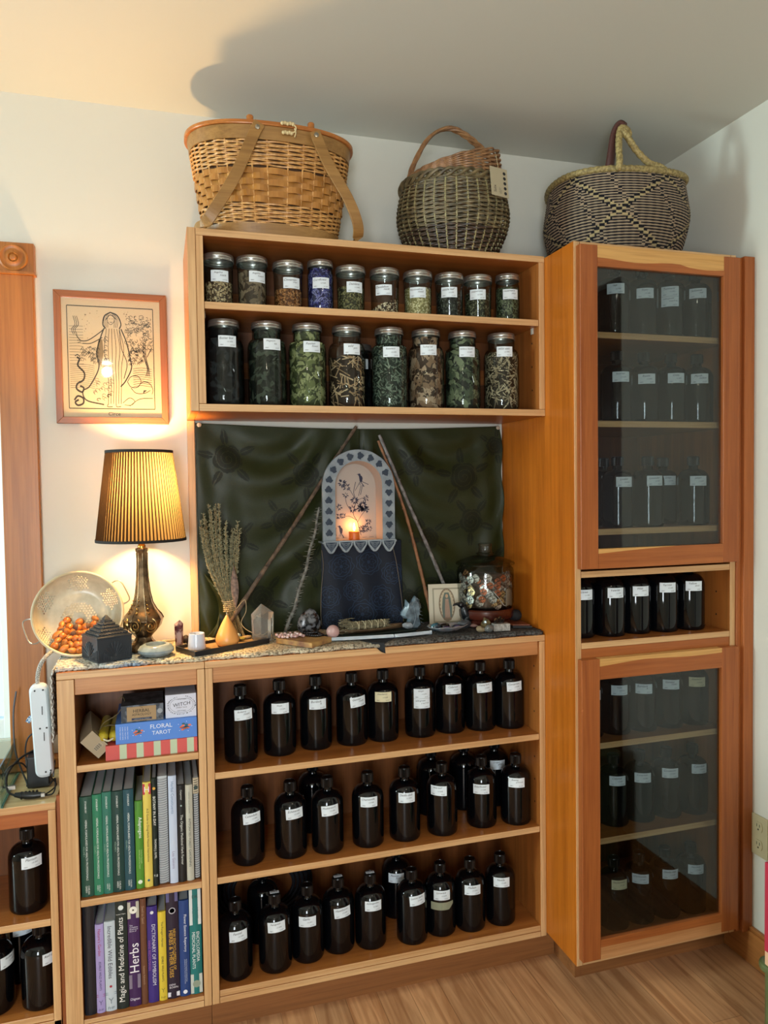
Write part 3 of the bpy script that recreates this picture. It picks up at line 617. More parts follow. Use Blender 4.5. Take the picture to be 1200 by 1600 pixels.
for i, (cc, h, nm) in enumerate((('#1f4a3c', .238, 'dark green'), ('#2a7a5a', .240, 'bright green'), ('#2f7262', .243, 'sea green'), ('#163c38', .242, 'very dark green'), ('#1e4a55', .243, 'blue green'))):
    book(edges[i], edges[i+1], zb, h, cc, '%s hardback, %s of the five volume set' % (nm, ordn(i, 5).replace(' from the left', ' volume')), gt, G, frac=(.60, .47), w=.26, group='green set of five volumes',
         extras=(('txt', 'STANSBURY', .90, .12, G, False, .2), ('txt', 'CHELSEA\nGREEN', .07, .10, G, False, .34), ('txt', 'VOLUME %d' % (i+1), .46, .10, '#8fae9c', False, .14, -.006)))
book(-.1700, -.1515, zb, .212, '#4f8a2e', 'short green book titled Adaptogens', 'Adaptogens', '#f4f6ef', frac=(.40, .70), w=.55, tpos=.002, extras=(('txt', 'Herbs for Strength,\nStamina, and Stress Relief', .34, .42, '#b9d88c', False, .45), ('dot', .08, .005, '#dfe8d4'), ('band', .90, .99, '#3f7326')))
book(-.1510, -.1315, zb, .255, '#d9c25a', 'yellow book with a red square at the top of its spine', 'A-Z Guide to Drug-Herb-Vitamin Interactions', '#2c2a18', frac=(.62, .50), w=.34, extras=(('band', .885, .985, '#b5283c'), ('txt', 'H', .935, .07, '#f0dede', True, .6), ('dot', .07, .003, '#2c5d6b')))
book(-.1310, -.1185, zb, .262, '#13231f', 'thin dark book Botany in a Day with a yellow flower on its spine', 'BOTANY IN A DAY', '#eeeee6', frac=(.27, .70), w=.55, extras=(('dot', .91, .0035, '#d8a13a'), ('txt', 'THOMAS J. ELPEL', .35, .25, '#e8e8e0', False, .5), ('txt', 'T.E', .10, .07, '#e8e8e0', True, .8)))
book(-.1180, -.0930, zb, .266, '#16161c', 'thick black spiral bound book between the botany book and the white book', '', '#75787f', spiral=True)
book(-.0925, -.0730, zb, .263, '#c3cfe4', 'pale blue white book titled Herbal Constituents', 'Herbal Constituents', '#6f86a6', frac=(.30, .80), w=.36, extras=(('txt', 'Lisa Ganora', .22, .16, '#8a7d9a', False, .34),))
book(-.0725, -.0535, zb, .238, '#15181b', 'black book titled The Organic Medicinal Herb Farmer', 'The Organic Medicinal Herb Farmer', '#d8d8d2', frac=(.56, .44), w=.42, extras=(('txt', 'Carpenter', .90, .11, '#d8d8d2', False, .3), ('dot', .79, .002, '#9fb4b0')))
book(-.0530, -.0355, zb, .236, '#b9b7a8', 'off white book titled Integrated Forest Gardening', 'INTEGRATED FOREST GARDENING', '#3b3a34', frac=(.50, .40), w=.34, extras=(('txt', 'WEISEMAN HALSEY RUDDOCK', .82, .25, '#77766c', False, .16),))
book(-.0350, -.0205, zb, .254, '#2a2824', 'worn dark spiral bound book at the right end of the upper book row', '', '#3f3d3a', spiral=True, extras=(('band', .84, .99, '#b9ab90'), ('dot', .90, .005, '#24413c')))
zb = .1052
book(-.2915, -.2660, zb, .262, '#171c24', 'tall plain black binder at the left end of the lower book row', '', rough=.3, depth=.2)
book(-.2655, -.2460, zb, .214, '#a99bd0', 'lilac book titled Nature\'s Garden', "Nature's Garden", '#a8365e', frac=(.30, .80), w=.5, extras=(('txt', 'EDIBLE WILD PLANTS', .42, .32, '#3c3560', False, .36), ('band', .205, .208, '#b05a86'), ('band', .185, .188, '#b05a86'), ('txt', 'Y', .12, .08, '#6d6294', True, .5), ('txt', 'FHP', .04, .03, '#6d6294', True, .6)))
book(-.2455, -.2205, zb, .217, '#c2ced6', 'white book titled Incredible Wild Edibles', 'Incredible Wild Edibles', '#3a2f45', frac=(.58, .66), w=.56, extras=(('dot', .28, .003, '#a8283c'), ('band', .205, .208, '#8a98a2'), ('band', .185, .188, '#8a98a2'), ('txt', 'Y', .12, .08, '#7a8a94', True, .5), ('txt', 'FHP', .04, .03, '#7a8a94', True, .6)))
def upbook(*a, **k): return book(*a, **k)
t = book(-.2200, -.1930, zb, .262, '#1d2b29', 'dark green book titled Magic and Medicine of Plants', '', '#f0f0ea', extras=(('dot', .94, .006, '#dfe6e2'), ('txt', "Reader's Digest", .88, .02, '#f0f0ea', True, .8)))
def uptext(t, x0, x1, z0, h, ttl, fz, ln, col, w):
    m = MB(); cx = (x0+x1)/2
    m.text(ttl, lambda a, b: (cx-b, -.2537, z0+h*fz+a), 0, box=(h*ln, (x1-x0)*w)); o = build('spine_title', m, mat('print '+col, col, .5), t)
uptext(t, -.22, -.193, zb, .262, 'Magic and Medicine of Plants', .46, .78, '#f0f0ea', .62)
t = book(-.1925, -.1650, zb, .259, '#3d1f52', 'dark purple book titled Herbs with a white flower at the top of its spine', '', '#f0ecf2', extras=(('band', .83, .985, '#b9b5a5'), ('dot', .91, .009, '#e9e6da'), ('dot', .91, .002, '#c98f3a'), ('band', .17, .30, '#7f7488'), ('txt', 'The\nComplete\nIllustrated\nBook of', .74, .10, '#e6dff0', True, .7), ('txt', 'Digest', .07, .04, '#e6dff0', True, .8)))
uptext(t, -.1925, -.165, zb, .259, 'Herbs', .46, .32, '#f0ecf2', .75)
book(-.1645, -.1495, zb, .259, '#6a4330', 'thin brown book titled Seed to Seed', 'Seed to Seed', '#b08f76', frac=(.28, .85), w=.4, extras=(('txt', 'Suzanne Ashworth', .28, .3, '#b08f76', False, .3),))
book(-.1490, -.1245, zb, .236, '#3a2a78', 'purple book titled Dictionary of Symbolism', 'DICTIONARY OF SYMBOLISM', '#d9d8e6', frac=(.78, .50), w=.34, tpos=.003, extras=(('dot', .94, .004, '#dddddd'), ('txt', 'HANS BIEDERMANN', .50, .45, '#9a5aa0', False, .24, -.010)))
book(-.1240, -.1050, zb, .219, '#d8bd3c', 'yellow book titled The Forager\'s Harvest', "The Forager's Harvest", '#33301a', frac=(.36, .75), w=.36, extras=(('txt', 'EDIBLE WILD PLANTS', .36, .28, '#33301a', False, .28), ('txt', 'Y', .12, .08, '#8a7a2a', True, .5), ('txt', 'FHP', .04, .03, '#8a7a2a', True, .6)))
t = book(-.1045, -.0755, zb, .266, '#231a2e', 'thick dark book titled Encyclopedia of Herbs and Their Uses', 'HERBS & THEIR USES', '#d8a83a', frac=(.52, .42), w=.32, tpos=-.004, extras=(('band', .90, .995, '#5c5a86'), ('dot', .82, .008, '#b9b5bd'), ('dot', .82, .006, '#231a2e'), ('txt', 'NEW ENCYCLOPEDIA OF', .46, .5, '#d8a83a', False, .22, .008), ('txt', 'DENI\nBOWN', .12, .06, '#e6e2ea', True, .7), ('band', .02, .06, '#e6e2ea'), ('txt', 'DK', .04, .03, '#231a2e', True, .5)))
book(-.0750, -.0510, zb, .238, '#1f3f7a', 'dark blue book titled Flower Essence Repertory', 'Flower Essence Repertory', '#e6e9f2', frac=(.58, .66), w=.34, tpos=.002, extras=(('txt', 'by Patricia Kaminski and Richard Katz\npublished by The Flower Essence Society', .26, .40, '#c9d0e2', False, .3), ('dot', .05, .005, '#e6e9f2')))
book(-.0505, -.0215, zb, .262, '#16706e', 'teal and white Encyclopedia of Medicinal Plants at the right end', 'ENCYCLOPEDIA\nMEDICINAL PLANTS', '#e9eeee', frac=(.50, .42), w=.62, extras=(('band', .66, .995, '#d3d8d6'), ('txt', 'DK', .93, .04, '#3a4442', True, .5), ('txt', 'REVISED\n& EBONY', .76, .14, '#3a7674', False, .5), ('band', .01, .19, '#c3c8bf'), ('dot', .10, .009, '#8f9a86')))
# ---------------- card boxes and candles on the top book shelf ----------------
zs_ = .7068
def boxthing(name, lab, cat, x0, x1, y0, y1, z0, z1, mats, deco=None, rot=0, group=None, bev=.0008):
    t = thing(name, lab, cat, ((x0+x1)/2, (y0+y1)/2, z0), group); m = MB(); m.box(x0, x1, y0, y1, z0, z1)
    if deco: deco(m)
    build('carton', m, mats, t, bevel=bev); t.rotation_euler.z = rot; return t
red = mat('coral red card', '#c9504a', .5); mint = mat('mint card', '#b5c2a2', .5)
def d1(m):
    x = -.2305
    k = 0; widths = [.031, .016, .022, .016, .023, .016, .022, .016, .023, .016, .011]
    for i, w_ in enumerate(widths):
        m.box(x, min(x+w_, -.0215), -.2524, -.2515, zs_, zs_+.0345, 1 if i % 2 else 0); x += w_
boxthing('card_box', 'flat coral red card box with mint stripes, lowest box of the stack', 'box', -.2305, -.0215, -.2515, -.06, zs_, zs_+.0345, [red, mint], d1, bev=0)
blue = mat('bright blue card', '#4a7fd0', .45); orange = mat('orange print', '#e0734a', .6); teal = mat('teal print', '#2a5f6a', .6); palep = mat('pale print', '#dfe6f0', .6)
def flor(m, cx, cz, s, mp):
    for k in range(9):
        a = k*2.4; r = s*(.3+.07*k); x, z = cx+r*cos(a), cz+r*.7*sin(a)
        m.poly([(x+s*.26*cos(q*pi/4)*1.1, z+s*.17*sin(q*pi/4)) for q in range(8)], mp, 2 if k % 3 else 3)
    for k in range(6):
        a = -pi*.1-k*.5; m.ribbon([(cx, cz), (cx+s*.8*cos(a), cz+s*.6*sin(a))], s*.08, mp, 3)
    for k in range(5):
        a = k*1.3; m.poly([(cx+s*1.2*cos(a)+.0009*cos(q*pi/3), cz+s*.9*sin(a)+.0009*sin(q*pi/3)) for q in range(6)], mp, 1)
def d2(m):
    mp = lambda a, b: (a, -.2506, b)
    m.text('FLORAL', lambda a, b: mp(-.104+a, .7765+b), 1, box=(.050, .0115)); m.text('TAROT', lambda a, b: mp(-.104+a, .7612+b), 1, box=(.043, .0115))
    flor(m, -.050, .769, .014, mp); flor(m, -.158, .767, .012, mp)
    for k in range(4): m.text('FLORAL TAROT DECK', lambda a, b, k=k: mp(-.197+k*.0055+b, .767-a), 1, box=(.030, .0022))
boxthing('card_box', 'blue card box printed FLORAL TAROT with orange flowers, on the striped box', 'box', -.2075, -.0215, -.250, -.07, .7417, .7895, [blue, palep, orange, teal], d2, bev=0)
tin = mat('worn dark tin', '#2b3138', .35, .4, noise=(60, '#5a6068', .06)); kraft = mat('kraft paper', '#a08560', .7)
def d3(m):
    mp = lambda a, b: (a, -.2459, b)
    m.box(-.1815, -.1150, -.2457, -.2450, .7925, .8265, 1)
    for t_, z_, w_, h_ in (('THE', .8235, .008, .002), ('HERBAL', .8165, .044, .0075), ('ASTROLOGY', .8075, .044, .0055), ('. . .', .8030, .01, .001)): m.text(t_, lambda a, b: mp(-.148+a, z_+b), 2, box=(w_, h_))
    m.box(-.171, -.125, -.2460, -.2457, .7945, .7995, 3); m.text('ORACLE & CARDS', lambda a, b: (-.148+a, -.2462, .797+b), 4, box=(.040, .003))
    m.lathe([(.006, 0), (.006, .0008), (0, .0008)], 16, (0, 0, 0), 4, cap0=False); n0 = len(m.v)-48; m.v[n0:] = [(-.1065+x, -.2455-z, .812+y) for x, y, z in m.v[n0:]]
boxthing('card_tin', 'dark tin with a kraft label reading HERBAL ASTROLOGY, on the blue box', 'box', -.1945, -.0985, -.245, -.13, .7897, .8300, [tin, kraft, inkm, mat('navy print', '#1f2a4a', .6), mat('dull tin dot', '#8d9398', .5)], d3, bev=.002)
whitec = mat('white card box', '#cfd2e0', .5)
def d4(m):
    mp = lambda a, b: (a, -.2411, b); rr = random.Random(3)
    m.text('WITCH', lambda a, b: mp(-.0560+a, .8215+b+.10*a), 1, box=(.040, .0115)); m.text('THE KITCHEN', lambda a, b: mp(-.0560+a, .8335+b), 1, box=(.022, .003))
    m.text('CANDY TUCK', lambda a, b: mp(-.0560+a, .8135+b), 1, box=(.026, .0032)); m.text('FIRE STORIES', lambda a, b: mp(-.0560+a, .8055+b), 1, box=(.020, .0024))
    for k in range(46):
        a = 2*pi*k/46
        if 1.25 < a < 1.9: continue
        x, z = -.0560+.0305*cos(a), .8190+.0205*sin(a); q = a+rr.uniform(-.9, .9); l = rr.uniform(.002, .0042)
        m.poly([(x, z), (x+l*cos(q)*.5-.001*sin(q), z+l*sin(q)*.5+.001*cos(q)), (x+l*cos(q), z+l*sin(q)), (x+l*cos(q)*.5+.001*sin(q), z+l*sin(q)*.5-.001*cos(q))], mp, 1)
    m.ribbon([(-.0560+.0275*cos(a/30*2*pi), .8190+.018*sin(a/30*2*pi)) for a in range(31) if not 1.2 < a/30*2*pi < 1.9], .0005, mp, 1)
boxthing('card_box', 'white card box printed WITCH inside a black leaf wreath, right end of stack', 'box', -.0935, -.0215, -.2405, -.15, .7897, .8455, [whitec, inkm], d4, bev=0)
# tilted kraft box with a barcode
t = thing('kraft_box', 'small kraft cardboard box leaning in the shelf corner, barcode on its end', 'box', (-.263, -.15, .745))
m = MB(); m.box(-.018, .018, -.095, .080, -.0290, .0290); m.box(-.009, .011, -.0956, -.0951, -.014, -.002, 2)
for k in range(12): m.box(-.008+k*.0015, -.008+k*.0015+(.0004 if k % 3 else .0009), -.0959, -.0955, -.013, -.003, 1)
for k in range(9): m.box(.0182, .0186, -.095+.002, -.0945+.004, -.027+k*.006, -.024+k*.006, 1)
o = build('carton', m, [mat('kraft box', '#a39277', .65), inkm, mat('kraft box pale', '#b5a68c', .65)]); o.parent = t; t.rotation_euler = (0, radians(-42), radians(6)); t.location.z = .7455
# pair of yellow candles tied together
t = thing('beeswax_candles', 'pair of short yellow beeswax taper candles tied together by their wick', 'candle', (-.226, -.14, .762))
wax = mat('yellow beeswax', '#b5a12a', .35, sss=.15)
for dx in (-.0125, .0125):
    m = MB(); m.lathe([(0, 0), (.007, .002), (.0115, .008), (.0120, .02), (.0115, .15), (0, .15)], 20, cap0=False, cap1=False)
    m.v = [(dx+x, -.095+z, y+.0) for x, y, z in m.v]; o = build('candle', m, wax); o.parent = t
m = MB(); m.tube(spl([(-.011, -.098, -.001), (0, -.101, -.005), (.011, -.098, -.001)]), .0022, 6); o = build('wick_loop', m, mat('cotton wick', '#c9c3a8', .8)); o.parent = t
m = MB(); m.tube([(.026*cos(a), -.04, .0135*sin(a)) for a in [i*pi/10 for i in range(20)]], .0015, 5, closed=True); o = build('string_tie', m, mat('brown string', '#6a5a3c', .8)); o.parent = t
m = MB(); m.tube(spl([(-.02, -.06, .012), (-.01, -.07, .03), (.02, -.06, .045), (.035, -.05, .07), (.03, -.03, .078), (.02, -.02, .07)]), .0011, 5); o = build('loose_wick', m, mat('brown string', '#6a5a3c', .8)); o.parent = t
t.location = (-.2290+.005, -.15, .7585)

# ---------------- power strip and cables ----------------
whp = mat('white plastic', '#c3cbd2', .35); blk = mat('black cable rubber', '#0d0f12', .4)
t = thing('power_strip', 'white rounded power strip standing on end against the book shelf side', 'power strip', (-.374, -.20, .668))
m = MB(); P = []
def rr(a, w, h, r, n=5):
    out = []
    for cx, cz, a0 in ((w-r, h-r, 0), (-w+r, h-r, 90), (-w+r, -h+r, 180), (w-r, -h+r, 270)):
        out += [(cx+r*cos(radians(a0+90*i/n)), cz+r*sin(radians(a0+90*i/n))) for i in range(n+1)]
    return out
R_ = Matrix.Rotation(radians(-2.5), 3, 'Y')
secs = [(0, .76, .90), (.002, .92, .97), (.006, 1, 1), (.020, 1, 1), (.027, .93, .98), (.030, .78, .93)]
rings = []
for y, s, s2 in secs: rings.append([tuple(R_ @ Vector((a*s, -y, b*s2))+Vector((-.3735, -.183, .779))) for a, b in rr(0, .0205, .111, .016)])
N = len(rings[0]); vs = [p for r in rings for p in r]
m.add(vs, [(i*N+k, i*N+(k+1) % N, (i+1)*N+(k+1) % N, (i+1)*N+k) for i in range(len(rings)-1) for k in range(N)]+[tuple(range(N)), tuple((len(rings)-1)*N+k for k in range(N))[::-1]], 0, True)
build('housing', m, whp, t)
for a, b in ((-.008, .098), (.013, .098), (-.002, .008), (.015, .008), (0.004, -.096), (.017, -.094)):
    p = R_ @ Vector((a*.85, -.0302, b)) + Vector((-.3735, -.183, .779)); build('screw_hole', MB().ball(p, .0022, .0006, .0022, nu=10, nv=6), blk, t)
for zc in (.05, -.012): p = R_ @ Vector((.006, -.0303, zc)) + Vector((-.3735, -.183, .779)); build('moulded_slot', MB().box(p.x-.001, p.x+.001, p.y-.0003, p.y+.0003, p.z-.010, p.z+.010), blk, t)
m = MB(); cp = spl([(-.3790, -.198, .885), (-.3795, -.198, .905), (-.374, -.197, .930), (-.362, -.19, .950), (-.350, -.16, .957), (-.345, -.10, .950), (-.30, -.045, .9455), (-.2, -.03, .9455), (-.16, -.035, .9455)], 10)
m.tube(cp, .0048, 10); build('cable', m, mat('braided white cord', '#b9b4aa', .7, noise=(420, '#6f6c68', .05), bump=(420, .8)), t)
t = thing('power_adapter', 'black power adapter block half hidden behind the white power strip', 'power adapter', (-.395, -.14, .628)); build('block', MB().box(-.415, -.365, -.165, -.115, .630, .705), blk, t, bevel=.003)
def cable(name, lab, pts, r=.0022, m_=blk, cat='cable'):
    mm = MB(); mm.tube(spl(pts, 8), r, 6); return tag(build(name, mm, m_), lab, cat)
cable('black_cable', 'black cable hanging straight down the window casing and curving to the adapter', [(-.4500, -.06, .842), (-.456, -.07, .79), (-.452, -.09, .71), (-.437, -.11, .665), (-.42, -.14, .64), (-.416, -.155, .6335)])
cable('black_cable', 'black cable looping from the adapter left to the barrel connector', [(-.40, -.117, .709), (-.432, -.15, .70), (-.452, -.19, .68), (-.448, -.215, .65), (-.430, -.225, .640)], .0028)
cable('black_cable', 'tangle of thin black cable between the power strip and the book shelf', spl([(-.352, -.20, .665), (-.349, -.19, .70), (-.356, -.215, .675), (-.346, -.20, .645), (-.37, -.225, .634), (-.40, -.21, .633), (-.352, -.225, .634), (-.348, -.20, .66), (-.36, -.21, .65)], 4), .0018)
cable('black_cable', 'black cable arching behind the white power strip beside the casing', [(-.425, -.085, .632), (-.43, -.08, .70), (-.418, -.08, .733), (-.39, -.08, .735), (-.37, -.09, .70), (-.375, -.11, .64)], .002)
t = thing('barrel_connector', 'thick black cable connector lying on the pale low counter', 'cable connector', (-.405, -.225, .629)); m = MB(); cc = [(-.432, -.222, .641), (-.418, -.224, .639), (-.405, -.226, .638), (-.39, -.228, .637), (-.375, -.229, .637)]
m.tube(cc, [.005, .0075, .0085, .0078, .006], 12)
for k in range(5): m.tube([(-.418+k*.008, -.2245, .6385), (-.416+k*.008, -.2248, .6385)], .0092, 12)
build('grip', m, blk, t); build('plug_tip', MB().box(-.375, -.367, -.234, -.225, .633, .641), lidm, t)
m = MB(); m.tube(spl([(-.427, -.058, .760), (-.418, -.058, .772), (-.405, -.06, .768), (-.395, -.06, .752)], 6), .006, 4, flat=(.25, 1.3))
tag(build('cable_tie_tag', m, mat('blue white cord tag', '#3d6d9c', .6, noise=(260, '#c9dbe8', .03)), loc=(-.41, -.058, .75)), 'small blue and white patterned cord tag by the window casing', 'cord tag')
t = thing('glass_tank', 'clear glass tank on the low counter cut off by the left photo edge', 'glass tank', (-.55, -.15, .628)); tg = glass('greenish tank glass', (.93, .97, .96), (.45, .6, .56))
for a in ((-.457, -.454, -.262, -.05), (-.66, -.657, -.262, -.05), (-.657, -.457, -.262, -.259), (-.657, -.457, -.053, -.05)): build('glass_wall', MB().box(*a, .6285, .72), tg, t)
build('bottom_edge', MB().box(-.4535, -.4495, -.262, -.05, .6285, .633), mat('green glass edge', '#3f6f62', .15, trans=.3), t)
t = thing('clear_usb_plug', 'clear ended data plug lying by the tank on the low counter', 'plug', (-.447, -.2, .632)); build('plug_body', MB().box(-.452, -.432, -.212, -.203, .650, .658), lidm, t); build('plug_cord', MB().tube(spl([(-.452, -.2075, .654), (-.46, -.2075, .66), (-.455, -.2075, .685), (-.445, -.2, .70), (-.43, -.15, .69), (-.416, -.14, .67)], 6), .0018, 6), blk, t)

# ---------------- runner ----------------
rug = bpy.data.materials.new('braided wool runner'); rug.use_nodes = True
def rugm(m):
    nt = m.node_tree; b = nt.nodes['Principled BSDF']; L = nt.links.new; tc = nt.nodes.new('ShaderNodeTexCoord')
    w_ = nt.nodes.new('ShaderNodeTexVoronoi'); w_.inputs['Scale'].default_value = 1; mp = nt.nodes.new('ShaderNodeMapping'); mp.inputs['Scale'].default_value = (150, 260, 150); mp.inputs['Rotation'].default_value[2] = .5; L(tc.outputs['Object'], mp.inputs[0]); L(mp.outputs[0], w_.inputs[0])
    n = nt.nodes.new('ShaderNodeTexNoise'); n.inputs['Scale'].default_value = 7; n.inputs['Detail'].default_value = 3; L(tc.outputs['Object'], n.inputs[0])
    sx = nt.nodes.new('ShaderNodeSeparateXYZ'); L(tc.outputs['Object'], sx.inputs[0])
    # cream wool with a slate blue band; right end's weaker light painted as charcoal
    ad = nt.nodes.new('ShaderNodeMath'); ad.operation = 'MULTIPLY_ADD'; ad.inputs[1].default_value = .10; L(n.outputs[0], ad.inputs[0]); L(sx.outputs[0], ad.inputs[2])
    r = nt.nodes.new('ShaderNodeValToRGB'); e = r.color_ramp.elements
    mr = nt.nodes.new('ShaderNodeMapRange'); mr.inputs[1].default_value = -.36; mr.inputs[2].default_value = 1.0; L(ad.outputs[0], mr.inputs[0]); L(mr.outputs[0], r.inputs[0])
    cols = [(0, '#c3c5c8'), (.10, '#d3c8b4'), (.165, '#8fa0b0'), (.185, '#7f95ab'), (.21, '#d0c0a2'), (.55, '#c9b99e'), (.66, '#6a655e'), (.8, '#545250')]
    e[0].position, e[0].color = cols[0][0], C4(cols[0][1]); e[1].position, e[1].color = cols[-1][0], C4(cols[-1][1])
    for p, c_ in cols[1:-1]: q = e.new(p); q.color = C4(c_)
    r2 = nt.nodes.new('ShaderNodeValToRGB'); r2.color_ramp.elements[0].position = .48; r2.color_ramp.elements[1].position = .8; r2.color_ramp.elements[0].color = (1, 1, 1, 1); r2.color_ramp.elements[1].color = (.30, .29, .28, 1); L(w_.outputs[0], r2.inputs[0])
    mx = nt.nodes.new('ShaderNodeMix'); mx.data_type = 'RGBA'; mx.blend_type = 'MULTIPLY'; mx.inputs[0].default_value = 1; L(r.outputs[0], mx.inputs[6]); L(r2.outputs[0], mx.inputs[7]); L(mx.outputs[2], b.inputs['Base Color'])
    q = nt.nodes.new('ShaderNodeBump'); q.inputs['Strength'].default_value = .8; q.inputs['Distance'].default_value = .004; q.invert = True; L(w_.outputs[0], q.inputs['Height']); L(q.outputs[0], b.inputs['Normal']); b.inputs['Roughness'].default_value = .95; b.inputs['Specular IOR Level'].default_value = .1
rugm(rug)
m = MB(); rnd = random.Random(5)
def rugtop(u, v):
    x = -.333+1.243*u; fy = -.259+.003*sin(x*40)+.003*sin(x*97)+(.004 if x < -.1 else 0); y = fy+(-.02-fy)*v
    return (x, y, .9372+.0012*sin(x*260+y*90)*sin(y*330)-(.008 if v < .001 else 0)*1)
m.grid(rugtop, 240, 34)
m.grid(lambda u, v: (-.333+1.243*u, rugtop(u, 0)[1]-.001-.0015*sin(v*pi), .9262+.003*0+(.0295-.0195)*v*.95+.0008*sin(u*900)), 240, 3)
def drape(u, v):
    y = -.266+.20*u; z = .938-.17*v-.006*sin(y*60)*v; x = -.333-.0065*min(1, v*10)-.0015*sin(v*60+u*20)-.001*sin(y*300)
    return (x-.002, y, z)
m.grid(drape, 60, 50)
rg = tag(build('table_runner', m, rug, solid=.002), 'long braided cream and grey wool runner on the counter, its left end hanging down', 'runner')
ZR = .9385

# ---------------- lamp ----------------
LX, LY = -.141, -.13
t = thing('table_lamp', 'lit table lamp with pleated shade and sculpted bronze base', 'lamp', (LX, LY, ZR))
bronze = mat('aged bronze', '#9a8060', .26, .85, noise=(35, '#4a3a2a', .14)); brass = mat('polished brass', '#c79a4a', .22, 1)
m = MB(); m.lathe([(.042, 0), (.043, .004), (.036, .012), (.024, .024), (.020, .033), (.024, .038), (.034, .048), (.044, .060), (.050, .077), (.045, .088), (.034, .101), (.024, .120), (.0185, .145), (.0145, .180), (.0130, .215), (.0135, .245), (.0160, .250), (.0160, .256), (.009, .258)], 8, (LX, LY, ZR), 0, ph=.3927-.2, smooth=False)
for k in range(8):
    a = pi/4*k+.3927-.2
    m.tube([(LX+r*cos(a)*1.0, LY+r*sin(a)*1.0, ZR+z) for r, z in ((.050, .077), (.045, .088), (.034, .101), (.024, .120), (.0185, .145), (.0145, .180), (.0130, .215), (.0135, .245))], .0014, 6)
build('base', m, bronze, t, bevel=.001)
m = MB()                                         # scroll ornament on the front faces
for fa in (-2.0, -1.2, -2.75):
    ca, sa = cos(fa), sin(fa); pts = []
    for k in range(50):
        q = k*.28; r = .002+.0145*(k/50); hx, hz = r*cos(q), r*sin(q)*1.15; zz = .066+hz; rad = (.0465 if zz < .077 else .0465-(zz-.077)*.55)*(1-.35*max(0, (.055-zz)/.02))
        pts.append((LX+rad*ca-hx*sa, LY+rad*sa+hx*ca, ZR+zz))
    m.tube(pts, .0017, 5)
    for k in range(5): m.ball((LX+(.037-.004*k)*ca, LY+(.037-.004*k)*sa, ZR+.096+k*.010), .0034-.0005*k, nu=8, nv=6)
build('scroll_ornament', m, mat('bright worn bronze', '#a58655', .25, 1), t)
m = MB(); m.lathe([(.009, .256), (.010, .262), (.007, .268), (.012, .272), (.014, .278), (.009, .283), (.0095, .30), (.016, .306), (.017, .345), (0, .345)], 20, (LX, LY, ZR), 0, cap0=False, cap1=False)
m.tube([(LX+.006, LY-.006, ZR+.29), (LX-.012, LY-.014, ZR+.288)], .003, 8); build('socket', m, brass, t)
shade_m = bpy.data.materials.new('pleated shade cloth'); shade_m.use_nodes = True
nt = shade_m.node_tree; nt.nodes.remove(nt.nodes['Principled BSDF']); d_ = nt.nodes.new('ShaderNodeBsdfDiffuse'); tr_ = nt.nodes.new('ShaderNodeBsdfTranslucent'); mx = nt.nodes.new('ShaderNodeMixShader'); mx.inputs[0].default_value = .45
d_.inputs[0].default_value = C4('#7a5f3a'); tr_.inputs[0].default_value = (.165, .115, .052, 1); nt.links.new(d_.outputs[0], mx.inputs[1]); nt.links.new(tr_.outputs[0], mx.inputs[2]); nt.links.new(mx.outputs[0], nt.nodes['Material Output'].inputs[0])
dark_m = mat('black shade trim', '#140f0a', .8)
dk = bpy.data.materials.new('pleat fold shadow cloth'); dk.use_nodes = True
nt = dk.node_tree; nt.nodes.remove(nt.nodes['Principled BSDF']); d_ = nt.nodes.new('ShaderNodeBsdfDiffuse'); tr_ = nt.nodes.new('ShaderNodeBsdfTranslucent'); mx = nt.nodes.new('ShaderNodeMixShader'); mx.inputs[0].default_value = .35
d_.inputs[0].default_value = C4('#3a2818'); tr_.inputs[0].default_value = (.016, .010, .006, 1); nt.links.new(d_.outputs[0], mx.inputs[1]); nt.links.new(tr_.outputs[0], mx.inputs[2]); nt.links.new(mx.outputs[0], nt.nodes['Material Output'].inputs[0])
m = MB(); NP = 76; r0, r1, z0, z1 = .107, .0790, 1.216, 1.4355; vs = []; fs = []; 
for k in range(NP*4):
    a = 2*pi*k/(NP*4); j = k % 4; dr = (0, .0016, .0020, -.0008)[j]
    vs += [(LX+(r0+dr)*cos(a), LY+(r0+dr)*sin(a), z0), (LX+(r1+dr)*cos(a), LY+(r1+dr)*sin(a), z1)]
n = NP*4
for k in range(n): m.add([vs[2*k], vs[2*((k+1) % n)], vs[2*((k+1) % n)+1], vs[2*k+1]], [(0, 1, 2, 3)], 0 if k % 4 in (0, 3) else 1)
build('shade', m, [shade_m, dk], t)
m = MB()
for z, r in ((z0, r0+.0024), (z1, r1+.0024)):
    m = MB(); m.grid(lambda u, v: (LX+(r+.0004)*cos(2*pi*u), LY+(r+.0004)*sin(2*pi*u), z-.003+.007*v), 64, 1, 0, True)
    m.grid(lambda u, v: (LX+(r-.0045)*cos(2*pi*u), LY+(r-.0045)*sin(2*pi*u), z-.003+.007*v), 64, 1, 0, True)
    build('shade_trim', m, dark_m, t)
m = MB()
for k in range(3): a = k*2.094+.4; m.tube([(LX+.012*cos(a), LY+.012*sin(a), 1.405), (LX+.080*cos(a), LY+.080*sin(a), 1.431)], .0012, 5)
m.tube([(LX, LY, 1.28), (LX+.03, LY, 1.30), (LX+.045, LY, 1.34), (LX+.03, LY, 1.39), (LX, LY, 1.405)], .0012, 5); m.tube([(LX, LY, 1.28), (LX-.03, LY, 1.30), (LX-.045, LY, 1.34), (LX-.03, LY, 1.39), (LX, LY, 1.405)], .0012, 5)
build('shade_harp', m, brass, t)
m = MB(); m.tube(spl([(LX+.02, LY+.035, ZR+.004), (-.10, -.07, ZR+.004), (-.05, -.06, ZR+.004), (-.02, -.04, ZR+.004)], 8), .0026, 6); build('cord', m, mat('pale lamp cord', '#a59a82', .5), t)

